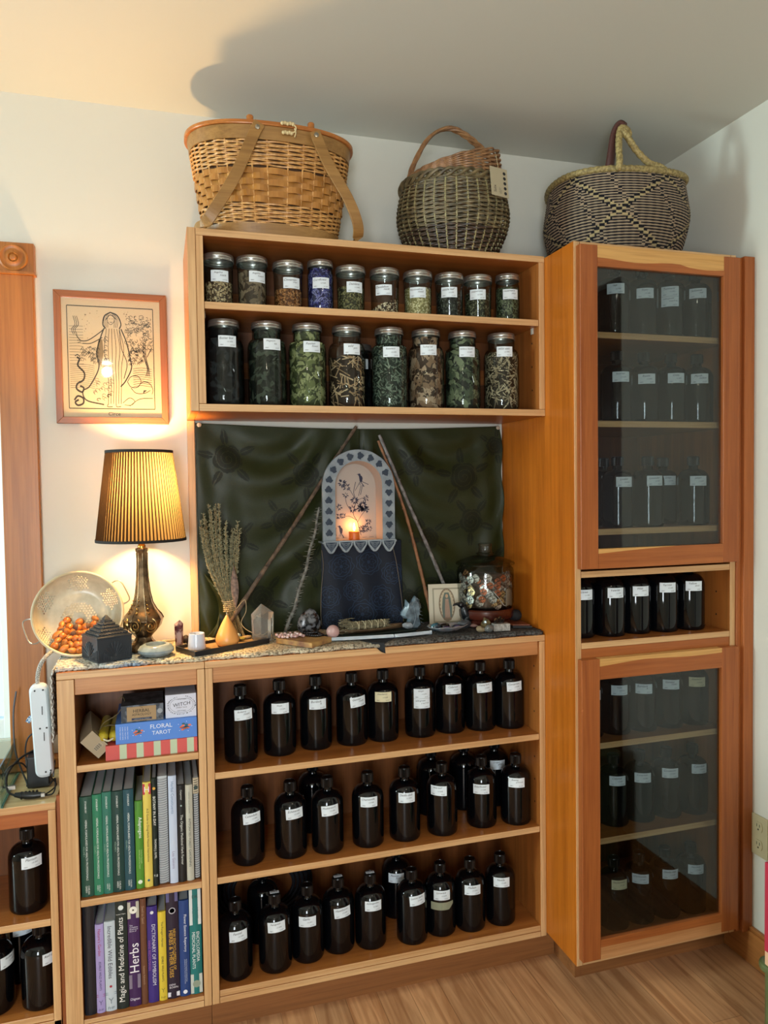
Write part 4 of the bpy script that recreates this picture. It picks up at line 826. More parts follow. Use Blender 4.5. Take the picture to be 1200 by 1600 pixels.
# ---------------- colander and nuts ----------------
enam = mat('speckled cream enamel', '#d8cfb8', .3, noise=(60, '#c2b79c', .25), spec=.6)
CC = Vector((-.293, -.135, 1.0405)); nn = Vector((.08, -.93, .34)).normalized(); ux = nn.cross(Vector((0, 0, 1))).normalized()*-1; uy = nn.cross(ux).normalized()
if uy.z < 0: uy = -uy
if ux.x < 0: ux = -ux
RC, DC = .1035, .072
def bowl(a, b):
    tt = min(1, hypot(a, b)); an = atan2(b, a)
    if tt < .45: r = .62*tt/.45; d = 1
    else: ph = (tt-.45)/.55*pi/2; r = .62+.38*sin(ph); d = cos(ph)
    return CC + ux*(RC*r*cos(an)) + uy*(RC*r*sin(an)) - nn*(DC*d)
s = .0172; idx = {}; vs = []; fs = []; J = int(1.2/s)
def star(a, b, cx, cy, R, ph):
    x, y = a-cx, b-cy; r = hypot(x, y); q = (atan2(y, x)-ph) % (pi/3); q = min(q, pi/3-q)
    return r < R*.5/ max(.2, cos(q)*1.0) * (1.0) if False else r*(cos(q)+sin(q)*1.732*.58*1.0) < R
holes_ = set()
for i in range(-J, J+1):
    for j in range(-J, J+1):
        a, b = (i+j*.5)*s, j*s*.866
        if hypot(a, b) <= .985: idx[(i, j)] = len(vs); vs.append(bowl(a, b))
stars = [(.70*cos(radians(90+60*k)), .70*sin(radians(90+60*k)), .23) for k in range(6)]
for (i, j) in idx:
    if i % 3 or j % 3: continue
    a, b = (i+j*.5)*s, j*s*.866; hit = any(star(a, b, cx, cy, R, radians(90+60*k)) for k, (cx, cy, R) in enumerate(stars)) or (.12 < hypot(a, b) < .30) 
    if hit and all((i+di, j+dj) in idx for di, dj in ((1, 0), (0, 1), (-1, 1), (-1, 0), (0, -1), (1, -1))): holes_.add((i, j))
for (i, j) in idx:
    for tri in (((i, j), (i+1, j), (i, j+1)), ((i+1, j), (i+1, j+1), (i, j+1))):
        if all(q in idx for q in tri) and not any(q in holes_ for q in tri): fs.append(tuple(idx[q] for q in tri))
t = thing('colander', 'cream enamel colander with star hole pattern tipped on its side, full of nuts', 'colander', tuple(CC))
m = MB(); m.add(vs, fs, 0, True); build('bowl', m, enam, t, solid=.0012)
m = MB(); m.tube([tuple(CC+ux*(RC*cos(a))+uy*(RC*sin(a))) for a in [2*pi*k/64 for k in range(64)]], .0035, 8, closed=True); build('rim', m, mat('enamel rim', '#b9aa8a', .3), t)
for a0 in (200, 27):
    m = MB(); rp = lambda a, r, d=0: tuple(CC+ux*(r*cos(radians(a)))+uy*(r*sin(radians(a)))-nn*d)
    m.tube(spl([rp(a0-17, RC-.002, .004), rp(a0-17, RC+.012, .004), rp(a0-12, RC+.021, .002), rp(a0+8, RC+.022, .002), rp(a0+14, RC+.014, .004), rp(a0+15, RC-.002, .004)], 6), .0017, 6); build('wire_handle', m, mat('galvanised wire', '#a9a39a', .35, .8), t)
nutm = [mat('almond shell', '#cf8440', .45, noise=(90, '#9c5a28', .2)), mat('acorn brown', '#c4732e', .35, noise=(60, '#8f4c1e', .25)), mat('dark nut cap', '#5c4030', .8, bump=(500, .6))]
rnd = random.Random(11); PN = []
for k in range(6):
    n_ = (6, 8, 8, 7, 5, 3)[k]
    for q in range(n_):
        dx = (-.055+.110*(q+.5)/n_)*(1-.03*k)+rnd.uniform(-.003, .003)-.006+.006*(k % 2); 
        zw = CC.z-sqrt(max(1e-4, .1005**2-dx*dx)); PN.append((CC.x+dx, -.1545+.0125*k+abs(dx)*.1, zw+.0125+.0118*k))
for i, (x, y, z) in enumerate(PN):
    kind = rnd.random(); R = Matrix.Rotation(rnd.uniform(0, 6.28), 3, 'Z') @ Matrix.Rotation(rnd.uniform(.9, 1.9), 3, 'X') @ Matrix.Rotation(rnd.uniform(0, 6), 3, 'Z')
    if kind < .5: t = thing('almond', 'brown whole almond in the nut pile inside the tipped colander', 'nut', (x, y, z), 'almonds in the colander')
    else: t = thing('acorn', 'rounded acorn in the nut pile inside the tipped colander', 'nut', (x, y, z), 'acorns in the colander')
    if kind < .5:
        m = MB(); m.ball((x, y, z),   .0088, .0068, .0145, 0, 14, 10, R, lambda p, a, b: Vector((p.x*(1-.35*(p.z/.0145 > 0)*(p.z/.0145)**2), p.y*(1-.3*(p.z > 0)*(p.z/.0145)**2), p.z))); build('shell', m, nutm[0], t)
    else:
        m = MB(); m.ball((x, y, z), .0094, .0094, .0112, 0, 14, 10, R, lambda p, a, b: p+Vector((0, 0, .0028 if p.z > .0108 else 0))); build('shell', m, nutm[1], t)
        m = MB(); m.ball((x, y, z), .0098, .0098, .0116, 0, 14, 6, R, lambda p, a, b: Vector((p.x*(1 if p.z < -.001 else 0.96), p.y*(1 if p.z < -.001 else .96), min(p.z, -.003)))); build('cap', m, nutm[2], t)
# ---------------- framed picture ----------------
t = thing('framed_drawing', 'fir framed line drawing of a robed woman titled Circe, hung above the lamp', 'picture', (-.205, -.01, 1.685))
fx0, fx1, fz0, fz1, fw = -.343, -.067, 1.515, 1.855, .0168
frm = wood('fir picture frame', '#8f5630', '#774322', 'x', .35, .7); frv = wood('fir picture frame upright', '#8f5630', '#774322', 'z', .35, .7)
for (nm, pl, mt_) in (('frame_rail', [(fx0, fz1), (fx1, fz1), (fx1-fw, fz1-fw), (fx0+fw, fz1-fw)], frm), ('frame_rail', [(fx0, fz0), (fx0+fw, fz0+fw), (fx1-fw, fz0+fw), (fx1, fz0)], frm),
                      ('frame_stile', [(fx0, fz0), (fx0, fz1), (fx0+fw, fz1-fw), (fx0+fw, fz0+fw)], frv), ('frame_stile', [(fx1, fz0), (fx1-fw, fz0+fw), (fx1-fw, fz1-fw), (fx1, fz1)], frv)):
    build(nm, MB().prism(pl, -.021, -.002), mt_, t, bevel=.0008)
m = MB(); m.box(fx0+fw, fx1-fw, -.0115, -.010, fz0+fw, fz1-fw)
X0, X1, Z0, Z1 = -.3125, -.1010, 1.5545, 1.8185; mp = lambda a, b: (X0+(X1-X0)*a, -.0117, Z0+(Z1-Z0)*b)
ar = (Z1-Z0)/(X1-X0)
def ink(pts, w=.006, n=6): m.ribbon(spl(pts, n) if len(pts) > 2 else pts, w*1.35, mp, 1)
for p in ([(0, 0), (1, 0)], [(1, 0), (1, 1)], [(1, 1), (0, 1)], [(0, 1), (0, 0)]): m.ribbon(p, .009, mp, 1)
rnd = random.Random(21)
# robed figure
ink([(.50, .95), (.43, .91), (.41, .83), (.44, .79)], .010); ink([(.50, .95), (.58, .92), (.62, .84), (.60, .79)], .010); ink([(.47, .91), (.465, .86), (.50, .83), (.54, .86), (.54, .91)], .004); ink([(.44, .87), (.50, .925), (.57, .88)], .006)
for k in range(9): ink([(.45+.012*k, .945-.003*abs(k-4)), (.425+.02*k, .88), (.43+.018*k, .80)], .004) if k < 3 or k > 5 else None
ink([(.485, .885), (.495, .887)], .004); ink([(.515, .887), (.525, .885)], .004); ink([(.49, .855), (.505, .852), (.52, .855)], .004)
ink([(.44, .80), (.36, .74), (.24, .67), (.16, .66), (.12, .69), (.10, .72)], .007); ink([(.40, .70), (.27, .64), (.17, .635)], .006); ink([(.16, .66), (.11, .665)], .004); ink([(.155, .65), (.115, .64)], .004)
for k in range(6): ink([(.45+.03*k, .79), (.42+.045*k, .60), (.44+.035*k, .42), (.46+.03*k, .25), (.45+.03*k, .05)], .0045)
ink([(.42, .79), (.38, .70), (.33, .55), (.35, .40), (.24, .22), (.16, .17), (.20, .08), (.40, .04)], .010); ink([(.62, .79), (.68, .66), (.72, .50), (.73, .40), (.66, .28), (.60, .22)], .010); ink([(.60, .78), (.62, .60), (.68, .45), (.64, .30)], .006)
m.poly([mpx for mpx in [(.36, .69), (.40, .68), (.41, .55), (.38, .42), (.34, .45), (.33, .58)]], mp, 2)
for k in range(26):
    a, b = .30+.2*rnd.random(), .08+.22*rnd.random(); ink([(a+.02*cos(q), b+.014*sin(q)) for q in [i*.9 for i in range(6)]], .003, 3)
for k in range(12): a, b = .42+.03*rnd.random(), .35+.35*rnd.random(); ink([(a+.018*cos(q), b+.012*sin(q)) for q in [i*.9 for i in range(6)]], .004, 3)
ink([(.45, .05), (.44, .02), (.50, .02)], .006); ink([(.54, .05), (.55, .02), (.60, .025)], .006)
# serpent, flame, stars, trees, hills, sleeping beast
ink([(.10, .50), (.13, .48), (.11, .42), (.18, .35), (.17, .28), (.10, .24), (.09, .19), (.15, .16), (.17, .20), (.13, .22)], .014); ink([(.06, .08), (.10, .12), (.16, .10), (.16, .05), (.10, .03), (.07, .06), (.11, .085)], .014); ink([(.08, .51), (.11, .525), (.14, .50)], .006)
for d in (0, .02, .04): ink([(.07+d, .72), (.05+d, .77), (.09+d, .82), (.07+d, .90)], .005)
for k in range(60):
    a, b = rnd.uniform(.16, .9), rnd.uniform(.68, .97)
    if .38 < a < .66: continue
    r = rnd.uniform(.003, .008); m.poly([(a+r*cos(q*pi/3), b+r/ar*sin(q*pi/3)) for q in range(6)], mp, 2)
for k in range(170):
    a = rnd.uniform(.68, .98); b = rnd.uniform(.55, .92)+.0*a; q0 = rnd.uniform(0, 6); r = rnd.uniform(.012, .026)
    ink([(a+r*cos(q0+q), b+r/ar*sin(q0+q)) for q in (0, .9, 1.8, 2.7)], .0035, 3)
for dx in (0, .02, -.02): ink([(.88+dx, .62), (.90+dx*.6, .50), (.93+dx*.5, .40), (.92+dx, .33)], .006)
ink([(.90, .55), (.82, .62)], .006); ink([(.92, .52), (.98, .62)], .006)
for k in range(120):
    a = rnd.uniform(.14, .36) if k % 2 else rnd.uniform(.70, .88); b = rnd.uniform(.44, .60)-.10*abs(a-.25)*(k % 2); ink([(a-.014, b-.008), (a, b+.012), (a+.014, b-.008)], .0035, 3)
for k in range(14): b = .80-.028*k; ink([(.02, b), (.10+.05*rnd.random(), b+.006*rnd.uniform(-1, 1)), (.18, b)], .0025, 3)
for k in range(12): b = .42-.02*k; ink([(.02, b), (.2, b+.01), (.30, b-.004)], .0025, 3)
for k in range(9): b = .40-.022*k; ink([(.75, b), (.85, b+.012), (.97, b)], .003, 3)
ink([(.68, .27), (.72, .32), (.80, .33), (.84, .28), (.80, .22), (.72, .22), (.68, .27)], .005); ink([(.80, .22), (.86, .27), (.94, .26), (.98, .20), (.97, .15)], .005); ink([(.72, .21), (.78, .16), (.88, .16), (.95, .19)], .005); m.poly([(.87, .19), (.91, .19), (.86, .155)], mp, 1)
ink([(.70, .03), (.82, .10), (.98, .11)], .005); ink([(.62, .06), (.70, .11), (.76, .08), (.72, .04), (.64, .04)], .005)
m.text('Circe', lambda a, b: ((X0+X1)/2+.004+a, -.0117, 1.5415+b), 3, box=(.030, .0105), shear=.1)
build('print', m, [mat('cream print paper', '#d6c09e', .8), mat('brown black ink', '#2b2018', .8), mat('thin brown ink', '#8a7454', .8), inkm], t)
build('picture_glass', MB().box(fx0+fw, fx1-fw, -.0135, -.0125, fz0+fw, fz1-fw), glass('picture glass', (.98, .98, .97), (.8, .8, .8), .03), t)

# ---------------- cloths in the niche ----------------
rnd = random.Random(2)
def wov(name, c1, c2, rough):
    return mat(name, c1, rough, spec=.25, noise=(300, c2, .3))
cl = [wov('olive satin cloth', '#282e12', '#20250e', .45), wov('dark woven rose', '#181c0c', '#14180a', .6)]
def cy(x, z):
    """fold relief: swags hanging between the pinned corners and the centre, gathering towards the foot"""
    y = 0
    for (px, pz, qx, sg) in ((.0, 1.53, .43, 1), (.905, 1.53, .50, -1)):
        u = (x-px)*sg/(abs(qx-px)); 
        if -.05 < u < 1.1:
            s_ = .23*sin(pi*max(0, min(1, u))**.8); h = (pz-z)-s_*.8+.018*sin(7*u+9*z); w_ = max(0, sin(pi*max(0, min(1, u))))**.7
            y += w_*(.0085*sin(h*27+2.2*u)*(.6+.4*sin(3*h*9+u*5))+.0045*sin(h*52+4*u+1.3*sin(5*z)))
            y += (1-w_)*.003*sin(x*90+z*5)
    k = max(0, (1.22-z)/.30)
    y += k*(.0055*sin(x*41+2.4*sin(z*7+x*3))+.003*sin(x*73+1+z*11))
    return y
ROSES = [(.085, 1.425, .042), (.30, 1.385, .040), (.235, 1.255, .036), (.17, 1.035, .040), (.105, 1.20, .034), (.31, 1.12, .034), (.62, 1.41, .034), (.775, 1.37, .046), (.80, 1.235, .040), (.665, 1.19, .034), (.86, 1.10, .034), (.72, 1.06, .034), (.60, 1.01, .03), (.88, 1.46, .03)]
def motif(x, z):
    for cx_, cz_, R in ROSES:
        dx, dz = x-cx_, z-cz_; r = hypot(dx, dz); a = atan2(dz, dx)
        if r > R*2.3: continue
        if r < R*(.82+.16*abs(cos(2.5*a+cx_*9))):
            q = (r/R*3.2+a/(2*pi)*1.0+cx_*3) % 1; return q > .14
        for k in range(5):
            b = k*1.2566+cx_*20; lx, lz = cx_+R*1.45*cos(b), cz_+R*1.45*sin(b); ux_, uz_ = x-lx, z-lz; p = ux_*cos(b)+uz_*sin(b); s_ = -ux_*sin(b)+uz_*cos(b)
            if (p/(R*.52))**2+(s_/(R*.24*(1-.5*p/R)))**2 < 1 and abs(s_) > .0012: return True
    return False
def clothp(u, v):
    x = .002+.909*u; zt = 1.519-.010*sin(pi*u)*1.2; z = .934+(zt-.934)*v
    if u > .93: x -= .10*(u-.93)*min(1, max(0, (z-1.30)/.2))
    return (x+.004*sin(z*40)*(u > .98), -.017+max(-.013, min(.014, -cy(x, z)))*min(1, (1-v)*8+.15), z)
m = MB(); NU, NV = 420, 270; m.grid(clothp, NU, NV)
m.m = [1 if motif(.002+.904*(i+.5)/NU, .934+.585*(j+.5)/NV) else 0 for i in range(NU) for j in range(NV)]
t = tag(build('backdrop_cloth', m, cl, solid=.0008, loc=(.45, -.016, .938)), 'dark olive rose patterned cloth pinned up as the backdrop of the niche', 'cloth')
m = MB(); m.grid(lambda u, v: (.018+.05*u+.030*sin(v*3.2)+.012*sin(u*9+v*5)*(1-v), -.034-.020*sin(pi*u)*(.4+.6*v)-.010*sin(v*9+u*4), .9405+.17*v*(1-.25*u)), 26, 34)
tag(build('gathered_cloth', m, cl[:1], solid=.001, loc=(.04, -.04, .94)), 'bunched fold of olive cloth in the left corner of the niche by the herb bundle', 'cloth')
for i, (x, nm) in enumerate(((.0115, 'left'), (.889, 'right'))):
    m = MB(); m.lathe([(0, 0), (.005, .0005), (.0062, .003), (.005, .006), (0, .0072)], 16, (0, 0, 0), cap0=False, cap1=False); m.v = [(x+a, -.0285-c, 1.513+b) for a, b, c in m.v]
    tag(build('push_pin', m, mat('pearl pin head', '#a59684', .3), loc=(x, -.03, 1.513)), 'round push pin holding the %s top corner of the olive cloth' % nm, 'pin')
nvm = [wov('navy satin cloth', '#0e1626', '#0b111e', .55), wov('woven blue line', '#23344c', '#1b2a40', .6)]
def paisley(x, z):
    for cx_, cz_, R in ((.395, 1.115, .030), (.475, 1.125, .030), (.545, 1.09, .026), (.43, 1.045, .024), (.36, 1.03, .026), (.51, 1.02, .030), (.455, .975, .034), (.37, .965, .022), (.545, .965, .024)):
        dx, dz = x-cx_, z-cz_; r = hypot(dx, dz); a = atan2(dz, dx)
        if r < R: return abs(r-R*.93) < .0012 or abs(r-R*(.62+.12*cos(7*a))) < .0012 or r < R*.16 or (r > R*.25 and r < R*.45 and abs(sin(4*a)) < .22)
        if r < R*1.35 and abs(r-R*(1.18+.08*cos(9*a))) < .0010: return True
    return False
m = MB(); NU, NV = 200, 200; m.grid(lambda u, v: (.338+.236*u+(.006*(1-v))*(u-.5), -.040+.0025*sin(u*17+v*3)*(1-v*.5), .940+.245*v), NU, NV)
m.m = [1 if paisley(.338+.236*(i+.5)/NU, .940+.245*(j+.5)/NV) else 0 for i in range(NU) for j in range(NV)]
tag(build('navy_cloth', m, nvm, solid=.0008, loc=(.456, -.04, .94)), 'navy blue brocade cloth panel hanging below the candle niche', 'cloth')
for nm, pts in (('left', [(.336, -.052, 1.165), (.340, -.052, 1.12), (.334, -.052, 1.06), (.330, -.055, .99), (.331, -.06, .955)]), ('right', [(.545, -.052, 1.165), (.555, -.052, 1.12), (.565, -.052, 1.05), (.570, -.055, 1.0), (.572, -.058, .95)])):
    mm = MB(); mm.tube(spl(pts, 8), .0011, 5); tag(build('hanging_cord', mm, mat('grey brown cord', '#5f564a', .8)), 'thin cord hanging down the %s edge of the navy cloth' % nm, 'cord')

# ---------------- ceramic candle niche ----------------
cer = mat('pale glazed ceramic', '#8f979d', .2, noise=(28, '#737d86', .14), spec=.6); cerd = mat('slate blue glaze', '#2a3546', .25); ceri = mat('warm white ceramic', '#a79c93', .35); cob = mat('cobalt brush line', '#1a1d3c', .5)
t = thing('candle_niche', 'arched pale ceramic candle niche with leaf border and bird drawing', 'candle holder', (.437, -.05, 1.16))
CX, OW, OZ, IW, IZ, ZB = .437, .104, 1.341, .0676, 1.3455, 1.190
outer = [(CX+OW, ZB)]+arc(CX, OZ, OW, OW, 0, 180, 28)+[(CX-OW, ZB)]
inner = [(CX+IW, ZB+.001)]+arc(CX, IZ, IW, IW, 0, 180, 28)+[(CX-IW, ZB+.001)]
m = MB(); n = len(outer)
for y0, y1 in ((-.088, -.076),):
    vs = [(a, y0-.002*sin(i*1.7), b) for i, (a, b) in enumerate(outer)]+[(a, y0, b) for a, b in inner]+[(a, y1, b) for a, b in outer]+[(a, y1, b) for a, b in inner]
    m.add(vs, [(i, i+1, n+i+1, n+i) for i in range(n-1)]+[(2*n+i+1, 2*n+i, 3*n+i, 3*n+i+1) for i in range(n-1)]+[(i+1, i, 2*n+i, 2*n+i+1) for i in range(n-1)], 0, True)
build('front_rim', m, cer, t, bevel=.001)
m = MB(); vs = [(a, -.087, b) for a, b in inner]+[(CX+(a-CX)*.93, -.037, b-(b-ZB)*.03) for a, b in inner]+[(CX+(a-CX)*1.03, -.087, b) for a, b in inner]+[(CX+(a-CX)*1.0, -.034, b) for a, b in inner]
m.add(vs, [(i+1, i, n+i, n+i+1) for i in range(n-1)]+[(2*n+i, 2*n+i+1, 3*n+i+1, 3*n+i) for i in range(n-1)], 0, True)
m.box(CX-IW, CX+IW, -.088, -.034, ZB-.004, ZB+.0015); build('recess_wall', m, ceri, t)
m = MB(); bk = [(CX+(a-CX)*.96, b-(b-ZB)*.02) for a, b in inner]; m.prism(bk, -.0365, -.033)
my = -.0368; mp = lambda a, b: (CX+a, my, ZB+b)
def L2(pts, w=.0010): m.ribbon(spl(pts, 6) if len(pts) > 2 else pts, w, mp, 1)
# painted branches, leaves, flowers and two birds
L2([(.018, .012), (.008, .05), (-.004, .075), (.004, .11), (-.002, .135), (.004, .165)], .0016); L2([(-.004, .075), (-.022, .10), (-.028, .125), (-.036, .132)], .0013); L2([(0, .12), (-.016, .148), (-.022, .158), (-.034, .165)], .0013); L2([(.006, .055), (-.018, .068), (-.04, .062)], .0012); L2([(.008, .05), (.02, .07), (.034, .085)], .0012); L2([(.016, .02), (.034, .045), (.046, .05)], .0012); L2([(.004, .11), (.022, .118), (.036, .118)], .0012); L2([(.002, .14), (.014, .160), (.022, .175)], .0012)
def leaf(a, b, l, q, w=.38, mi=1): ca, sa = cos(q), sin(q); m.poly([(a+ca*l*x-sa*l*y, b+sa*l*x+ca*l*y) for x, y in ((0, 0), (.35, w*.6), (.7, w*.45), (1, 0), (.7, -w*.45), (.35, -w*.6))], mp, mi)
rnd = random.Random(9)
for (a, b, k, R) in ((-.036, .162, 12, .013), (-.022, .150, 8, .012), (-.044, .094, 10, .010), (-.046, .068, 10, .009), (-.034, .069, 8, .009), (.0, .112, 12, .012), (-.006, .088, 10, .012), (.024, .098, 16, .014), (.034, .118, 8, .010), (.016, .090, 12, .012), (.034, .085, 8, .009), (.040, .050, 10, .010), (.030, .030, 10, .012), (.020, .030, 9, .011), (.044, .030, 8, .009), (-.026, .128, 7, .009)):
    for i in range(k): q = 2*pi*i/k+rnd.uniform(-.3, .3); leaf(a+R*.25*cos(q), b+R*.25*sin(q), R*rnd.uniform(.6, .95), q, .30)
for k in range(26): q = pi+pi*k/25; L2([(.026+.006*cos(q), .094+.006*sin(q)), (.026+.016*cos(q), .094+.014*sin(q))], .0009)
def bird(a, b, s, fl=1):
    f = lambda pts: [(a+fl*s*x, b+s*y) for x, y in pts]
    m.poly(f([(0, .5), (.25, .65), (.5, .55), (.65, .2), (.55, -.35), (.3, -.55), (.1, -.2)]), mp, 1); m.poly(f([(-.18, .8), (.0, 1.0), (.25, .92), (.32, .65), (.0, .5)]), mp, 1); m.poly(f([(-.42, .84), (-.15, .92), (-.12, .8)]), mp, 1); m.poly(f([(.3, -.4), (.45, -.5), (.95, -1.2), (.75, -1.25)]), mp, 1); m.ribbon(f([(.3, -.5), (.28, -.9), (.1, -.92)]), .0009, mp, 1); m.ribbon(f([(.15, -.4), (.08, -.85), (-.1, -.88)]), .0009, mp, 1)
bird(.014, .172, .017); m.ribbon([(.024, .155), (.018, .128)], .0016, mp, 1); m.ribbon([(.020, .155), (.012, .125)], .0014, mp, 1); m.ribbon([(.022, .166), (.042, .157)], .0016, mp, 1)
bird(-.046, .026, .016); L2([(-.054, .012), (-.057, .025), (-.054, .036)], .0008)
for k in range(7): L2([(-.058+.02*k, .006+.001*(k % 2)), (-.045+.02*k, .007)], .0007)
build('painted_back', m, [ceri, cob], t)
m = MB()
for k in range(19):
    q = k/18; per = [(-OW+.018, .012+q*0)]
    L_tot = 2*.150+pi*.0865; d = L_tot*(k+.5)/19
    if d < .150: a, b, an = -.0865, .004+d, pi/2
    elif d < .150+pi*.0865: th = pi-(d-.150)/.0865; a, b, an = .0865*cos(th), (OZ-ZB)+.0865*sin(th), th-pi/2
    else: a, b, an = .0865, .150-(d-.150-pi*.0865)+.004, -pi/2
    yy = -.0905
    for dq, l, w in ((0, .0165, .62), (1.05, .0125, .55), (-1.05, .0125, .55)):
        q2 = an+dq; ca, sa = cos(q2), sin(q2); P = [(x*l, y*l) for x, y in ((-.15, 0), (.25, w*.8), (.65, w*.6), (1, 0), (.65, -w*.6), (.25, -w*.8))]
        n0 = len(m.v); m.add([(CX+a+ca*x-sa*y, yy, ZB+b+sa*x+ca*y) for x, y in P]+[(CX+a+ca*x-sa*y, yy+.004, ZB+b+sa*x+ca*y) for x, y in P]+[(CX+a+ca*.4*l, yy-.0004, ZB+b+sa*.4*l)], [(i, (i+1) % 6, 12) for i in range(6)]+[((i+1) % 6, i, i+6, (i+1) % 6+6) for i in range(6)])
o = build('leaf_border', m, cerd, t); o['kind'] = 'stuff'
for k in range(5):
    w_ = 2*OW/5; xc = CX-OW+w_*(k+.5); h = .030 if k % 2 else .032
    pl = [(xc-w_*.5, ZB+.003), (xc-w_*.46, ZB-.010), (xc-w_*.22, ZB-h*.85), (xc-w_*.10, ZB-h), (xc+w_*.10, ZB-h), (xc+w_*.22, ZB-h*.85), (xc+w_*.46, ZB-.010), (xc+w_*.5, ZB+.003)]
    m = MB(); m.prism(pl, -.097, -.086); mp3 = lambda a, b: (xc+a, -.0973, ZB+b)
    m.poly([(-w_*.38, -.001), (w_*.38, -.001), (w_*.34, -.010), (0, -h*.88), (-w_*.34, -.010)], mp3, 1)
    for q in range(4): m.ribbon([(-w_*.32+.003*q, -.002-.001*q), (0, -h*.80+.006*q), (w_*.32-.003*q, -.002-.001*q)], .0008, lambda a, b: (xc+a, -.0975, ZB+b), 0)
    build('scalloped_edge', m, [cer, cerd], t, bevel=.0012)
build('shelf_edge', MB().box(CX-OW-.003, CX+OW+.003, -.094, -.036, ZB-.005, ZB+.0005), cer, t, bevel=.0015)
t = thing('votive_candle', 'lit short orange candle burning inside the ceramic niche', 'candle', (.428, -.062, ZB+.0018))
zc = ZB+.0018; orw = mat('glowing orange wax', '#e0702a', .4, sss=.4)
build('wax_body', MB().lathe([(.0155, 0), (.016, .002), (.0155, .006), (.0148, .0065), (.0148, .017), (.0155, .0215), (.0140, .0235), (.012, .021), (0, .0205)], 28, (.428, -.062, zc), cap1=False), orw, t)
build('wick', MB().tube([(.428, -.062, zc+.020), (.4283, -.062, zc+.028)], .0006, 5), blk, t)
build('flame', MB().lathe([(0, .024), (.0022, .027), (.0033, .031), (.0030, .036), (.0017, .042), (0, .049)], 12, (.4283, -.062, zc), cap0=False, cap1=False), mat('candle flame', (1, .8, .4), .5, emit=(1, .72, .32), es=14), t)

# ---------------- sticks and dried plants ----------------
def stick(name, lab, a, b, r0, r1, mt_, wob=.003, knots=7, seed=1, cat='stick', bendx=0):
    rn = random.Random(seed); A, B = Vector(a), Vector(b); P = []; R = []
    n = 30
    for i in range(n+1):
        q = i/n; p = A.lerp(B, q)+Vector((wob*sin(q*9+seed)*.6+bendx*sin(pi*q), wob*.4*sin(q*7), 0)); P.append(p); r = r0+(r1-r0)*q
        if (i % max(2, n//knots)) == 1: r *= 1.22
        R.append(r)
    m = MB(); m.tube(P, R, 9)
    for k in range(knots): p = P[int((k+.5)*n/knots)]; q = rn.uniform(pi, 2*pi); m.ball(p+Vector((cos(q)*r0*.9, sin(q)*r0*.9, 0)), r0*.38, nu=8, nv=6)
    return tag(build(name, m, mt_, loc=a), lab, cat)
bark = mat('grey brown bark', '#6a5644', .75, noise=(70, '#41342a', .12), bump=(220, .6)); barkg = mat('pale grey bark', '#85807e', .7, noise=(60, '#5c5552', .12), bump=(220, .5)); barko = mat('tan brown bark', '#8e5f3c', .6, noise=(50, '#6a4429', .14), bump=(200, .4))
stick('wooden_stick', 'long grey brown stick leaning up to the left of the ceramic niche', (.046, -.100, .9405), (.446, -.040, 1.5125), .0062, .0042, bark, seed=3)
stick('wooden_stick', 'straight pale grey stick leaning right behind the prayer card', (.737, -.088, .9405), (.5103, -.044, 1.488), .0052, .0040, barkg, wob=.0015, seed=5)
stick('wooden_stick', 'tan brown stick crossing behind the grey one, foot beside the prayer card', (.655, -.075, .9405), (.5045, -.060, 1.471), .0050, .0035, barko, wob=.002, seed=8, bendx=.016)
t = thing('thorny_stem', 'upright grey stem covered in long thorns left of the ceramic niche', 'plant stem', (.221, -.09, ZR)); A, B = Vector((.221, -.09, ZR)), Vector((.3335, -.05, 1.285)); P = [A.lerp(B, i/24)+Vector((.007*sin(pi*i/24)-.002*sin(i*.9), 0, 0)) for i in range(25)]
build('stem', MB().tube(P, [.0050-.0016*i/24 for i in range(25)], 8), mat('grey thorn bark', '#7b7a72', .7, noise=(90, '#4e4d48', .1)), t)
m = MB(); rnd = random.Random(4)
for k in range(84):
    p = P[0].lerp(P[-1], (k+.5)/84)+Vector((.007*sin(pi*(k+.5)/84), 0, 0)); q = rnd.choice((0, pi))+rnd.uniform(-.9, .9); l = rnd.uniform(.011, .017)
    m.tube([p, p+Vector((cos(q)*l, sin(q)*l*.5-.002, rnd.uniform(-.001, .005)))], [.0011, .0002], 4)
o = build('thorns', m, mat('grey thorn', '#8a877c', .6), t); o['kind'] = 'stuff'
t = thing('herb_bundle', 'bundle of dried herb stems with a feather leaning in the left niche corner', 'herb bundle', (.095, -.08, ZR)); rnd = random.Random(14); ms = MB(); ml = MB(); T0 = Vector((.078, -.078, 1.035))
for k in range(34):
    fx = rnd.uniform(-1, 1); foot = Vector((.098+fx*.020+rnd.uniform(-.004, .004), -.085+rnd.uniform(-.015, .01), ZR+rnd.uniform(.001, .02))); tie = T0+Vector((fx*.013, rnd.uniform(-.009, .009), rnd.uniform(-.01, .01)))
    H = rnd.uniform(.16, .27) if abs(fx) < .85 else rnd.uniform(.2, .27); top = Vector((.0775-.022+fx*.056+rnd.uniform(-.006, .006), max(-.115, min(-.040, -.075+rnd.uniform(-.03, .03))), 1.035+H-.03*max(0, fx)))
    mid = tie.lerp(top, .5)+Vector((-.012*(1-fx)*.5, 0, 0)); P = spl([foot, tie, mid, top], 10); ms.tube(P, [.0013*(1-.6*i/len(P)) for i in range(len(P))], 4)
    for i in range(int(len(P)*.36), len(P)):
        p = Vector(P[i]); 
        for j in range(9):
            q = rnd.uniform(0, 2*pi); l = rnd.uniform(.0035, .0085); d = Vector((cos(q)*.8, sin(q)*.6, rnd.uniform(.2, .9))).normalized(); e = d.cross(Vector((0, 1, .3))).normalized()*l*.22; pp = p+(Vector(P[i-1])-p)*rnd.random()
            ml.add([pp, pp+d*l*.5+e, pp+d*l, pp+d*l*.5-e], [(0, 1, 2, 3)])
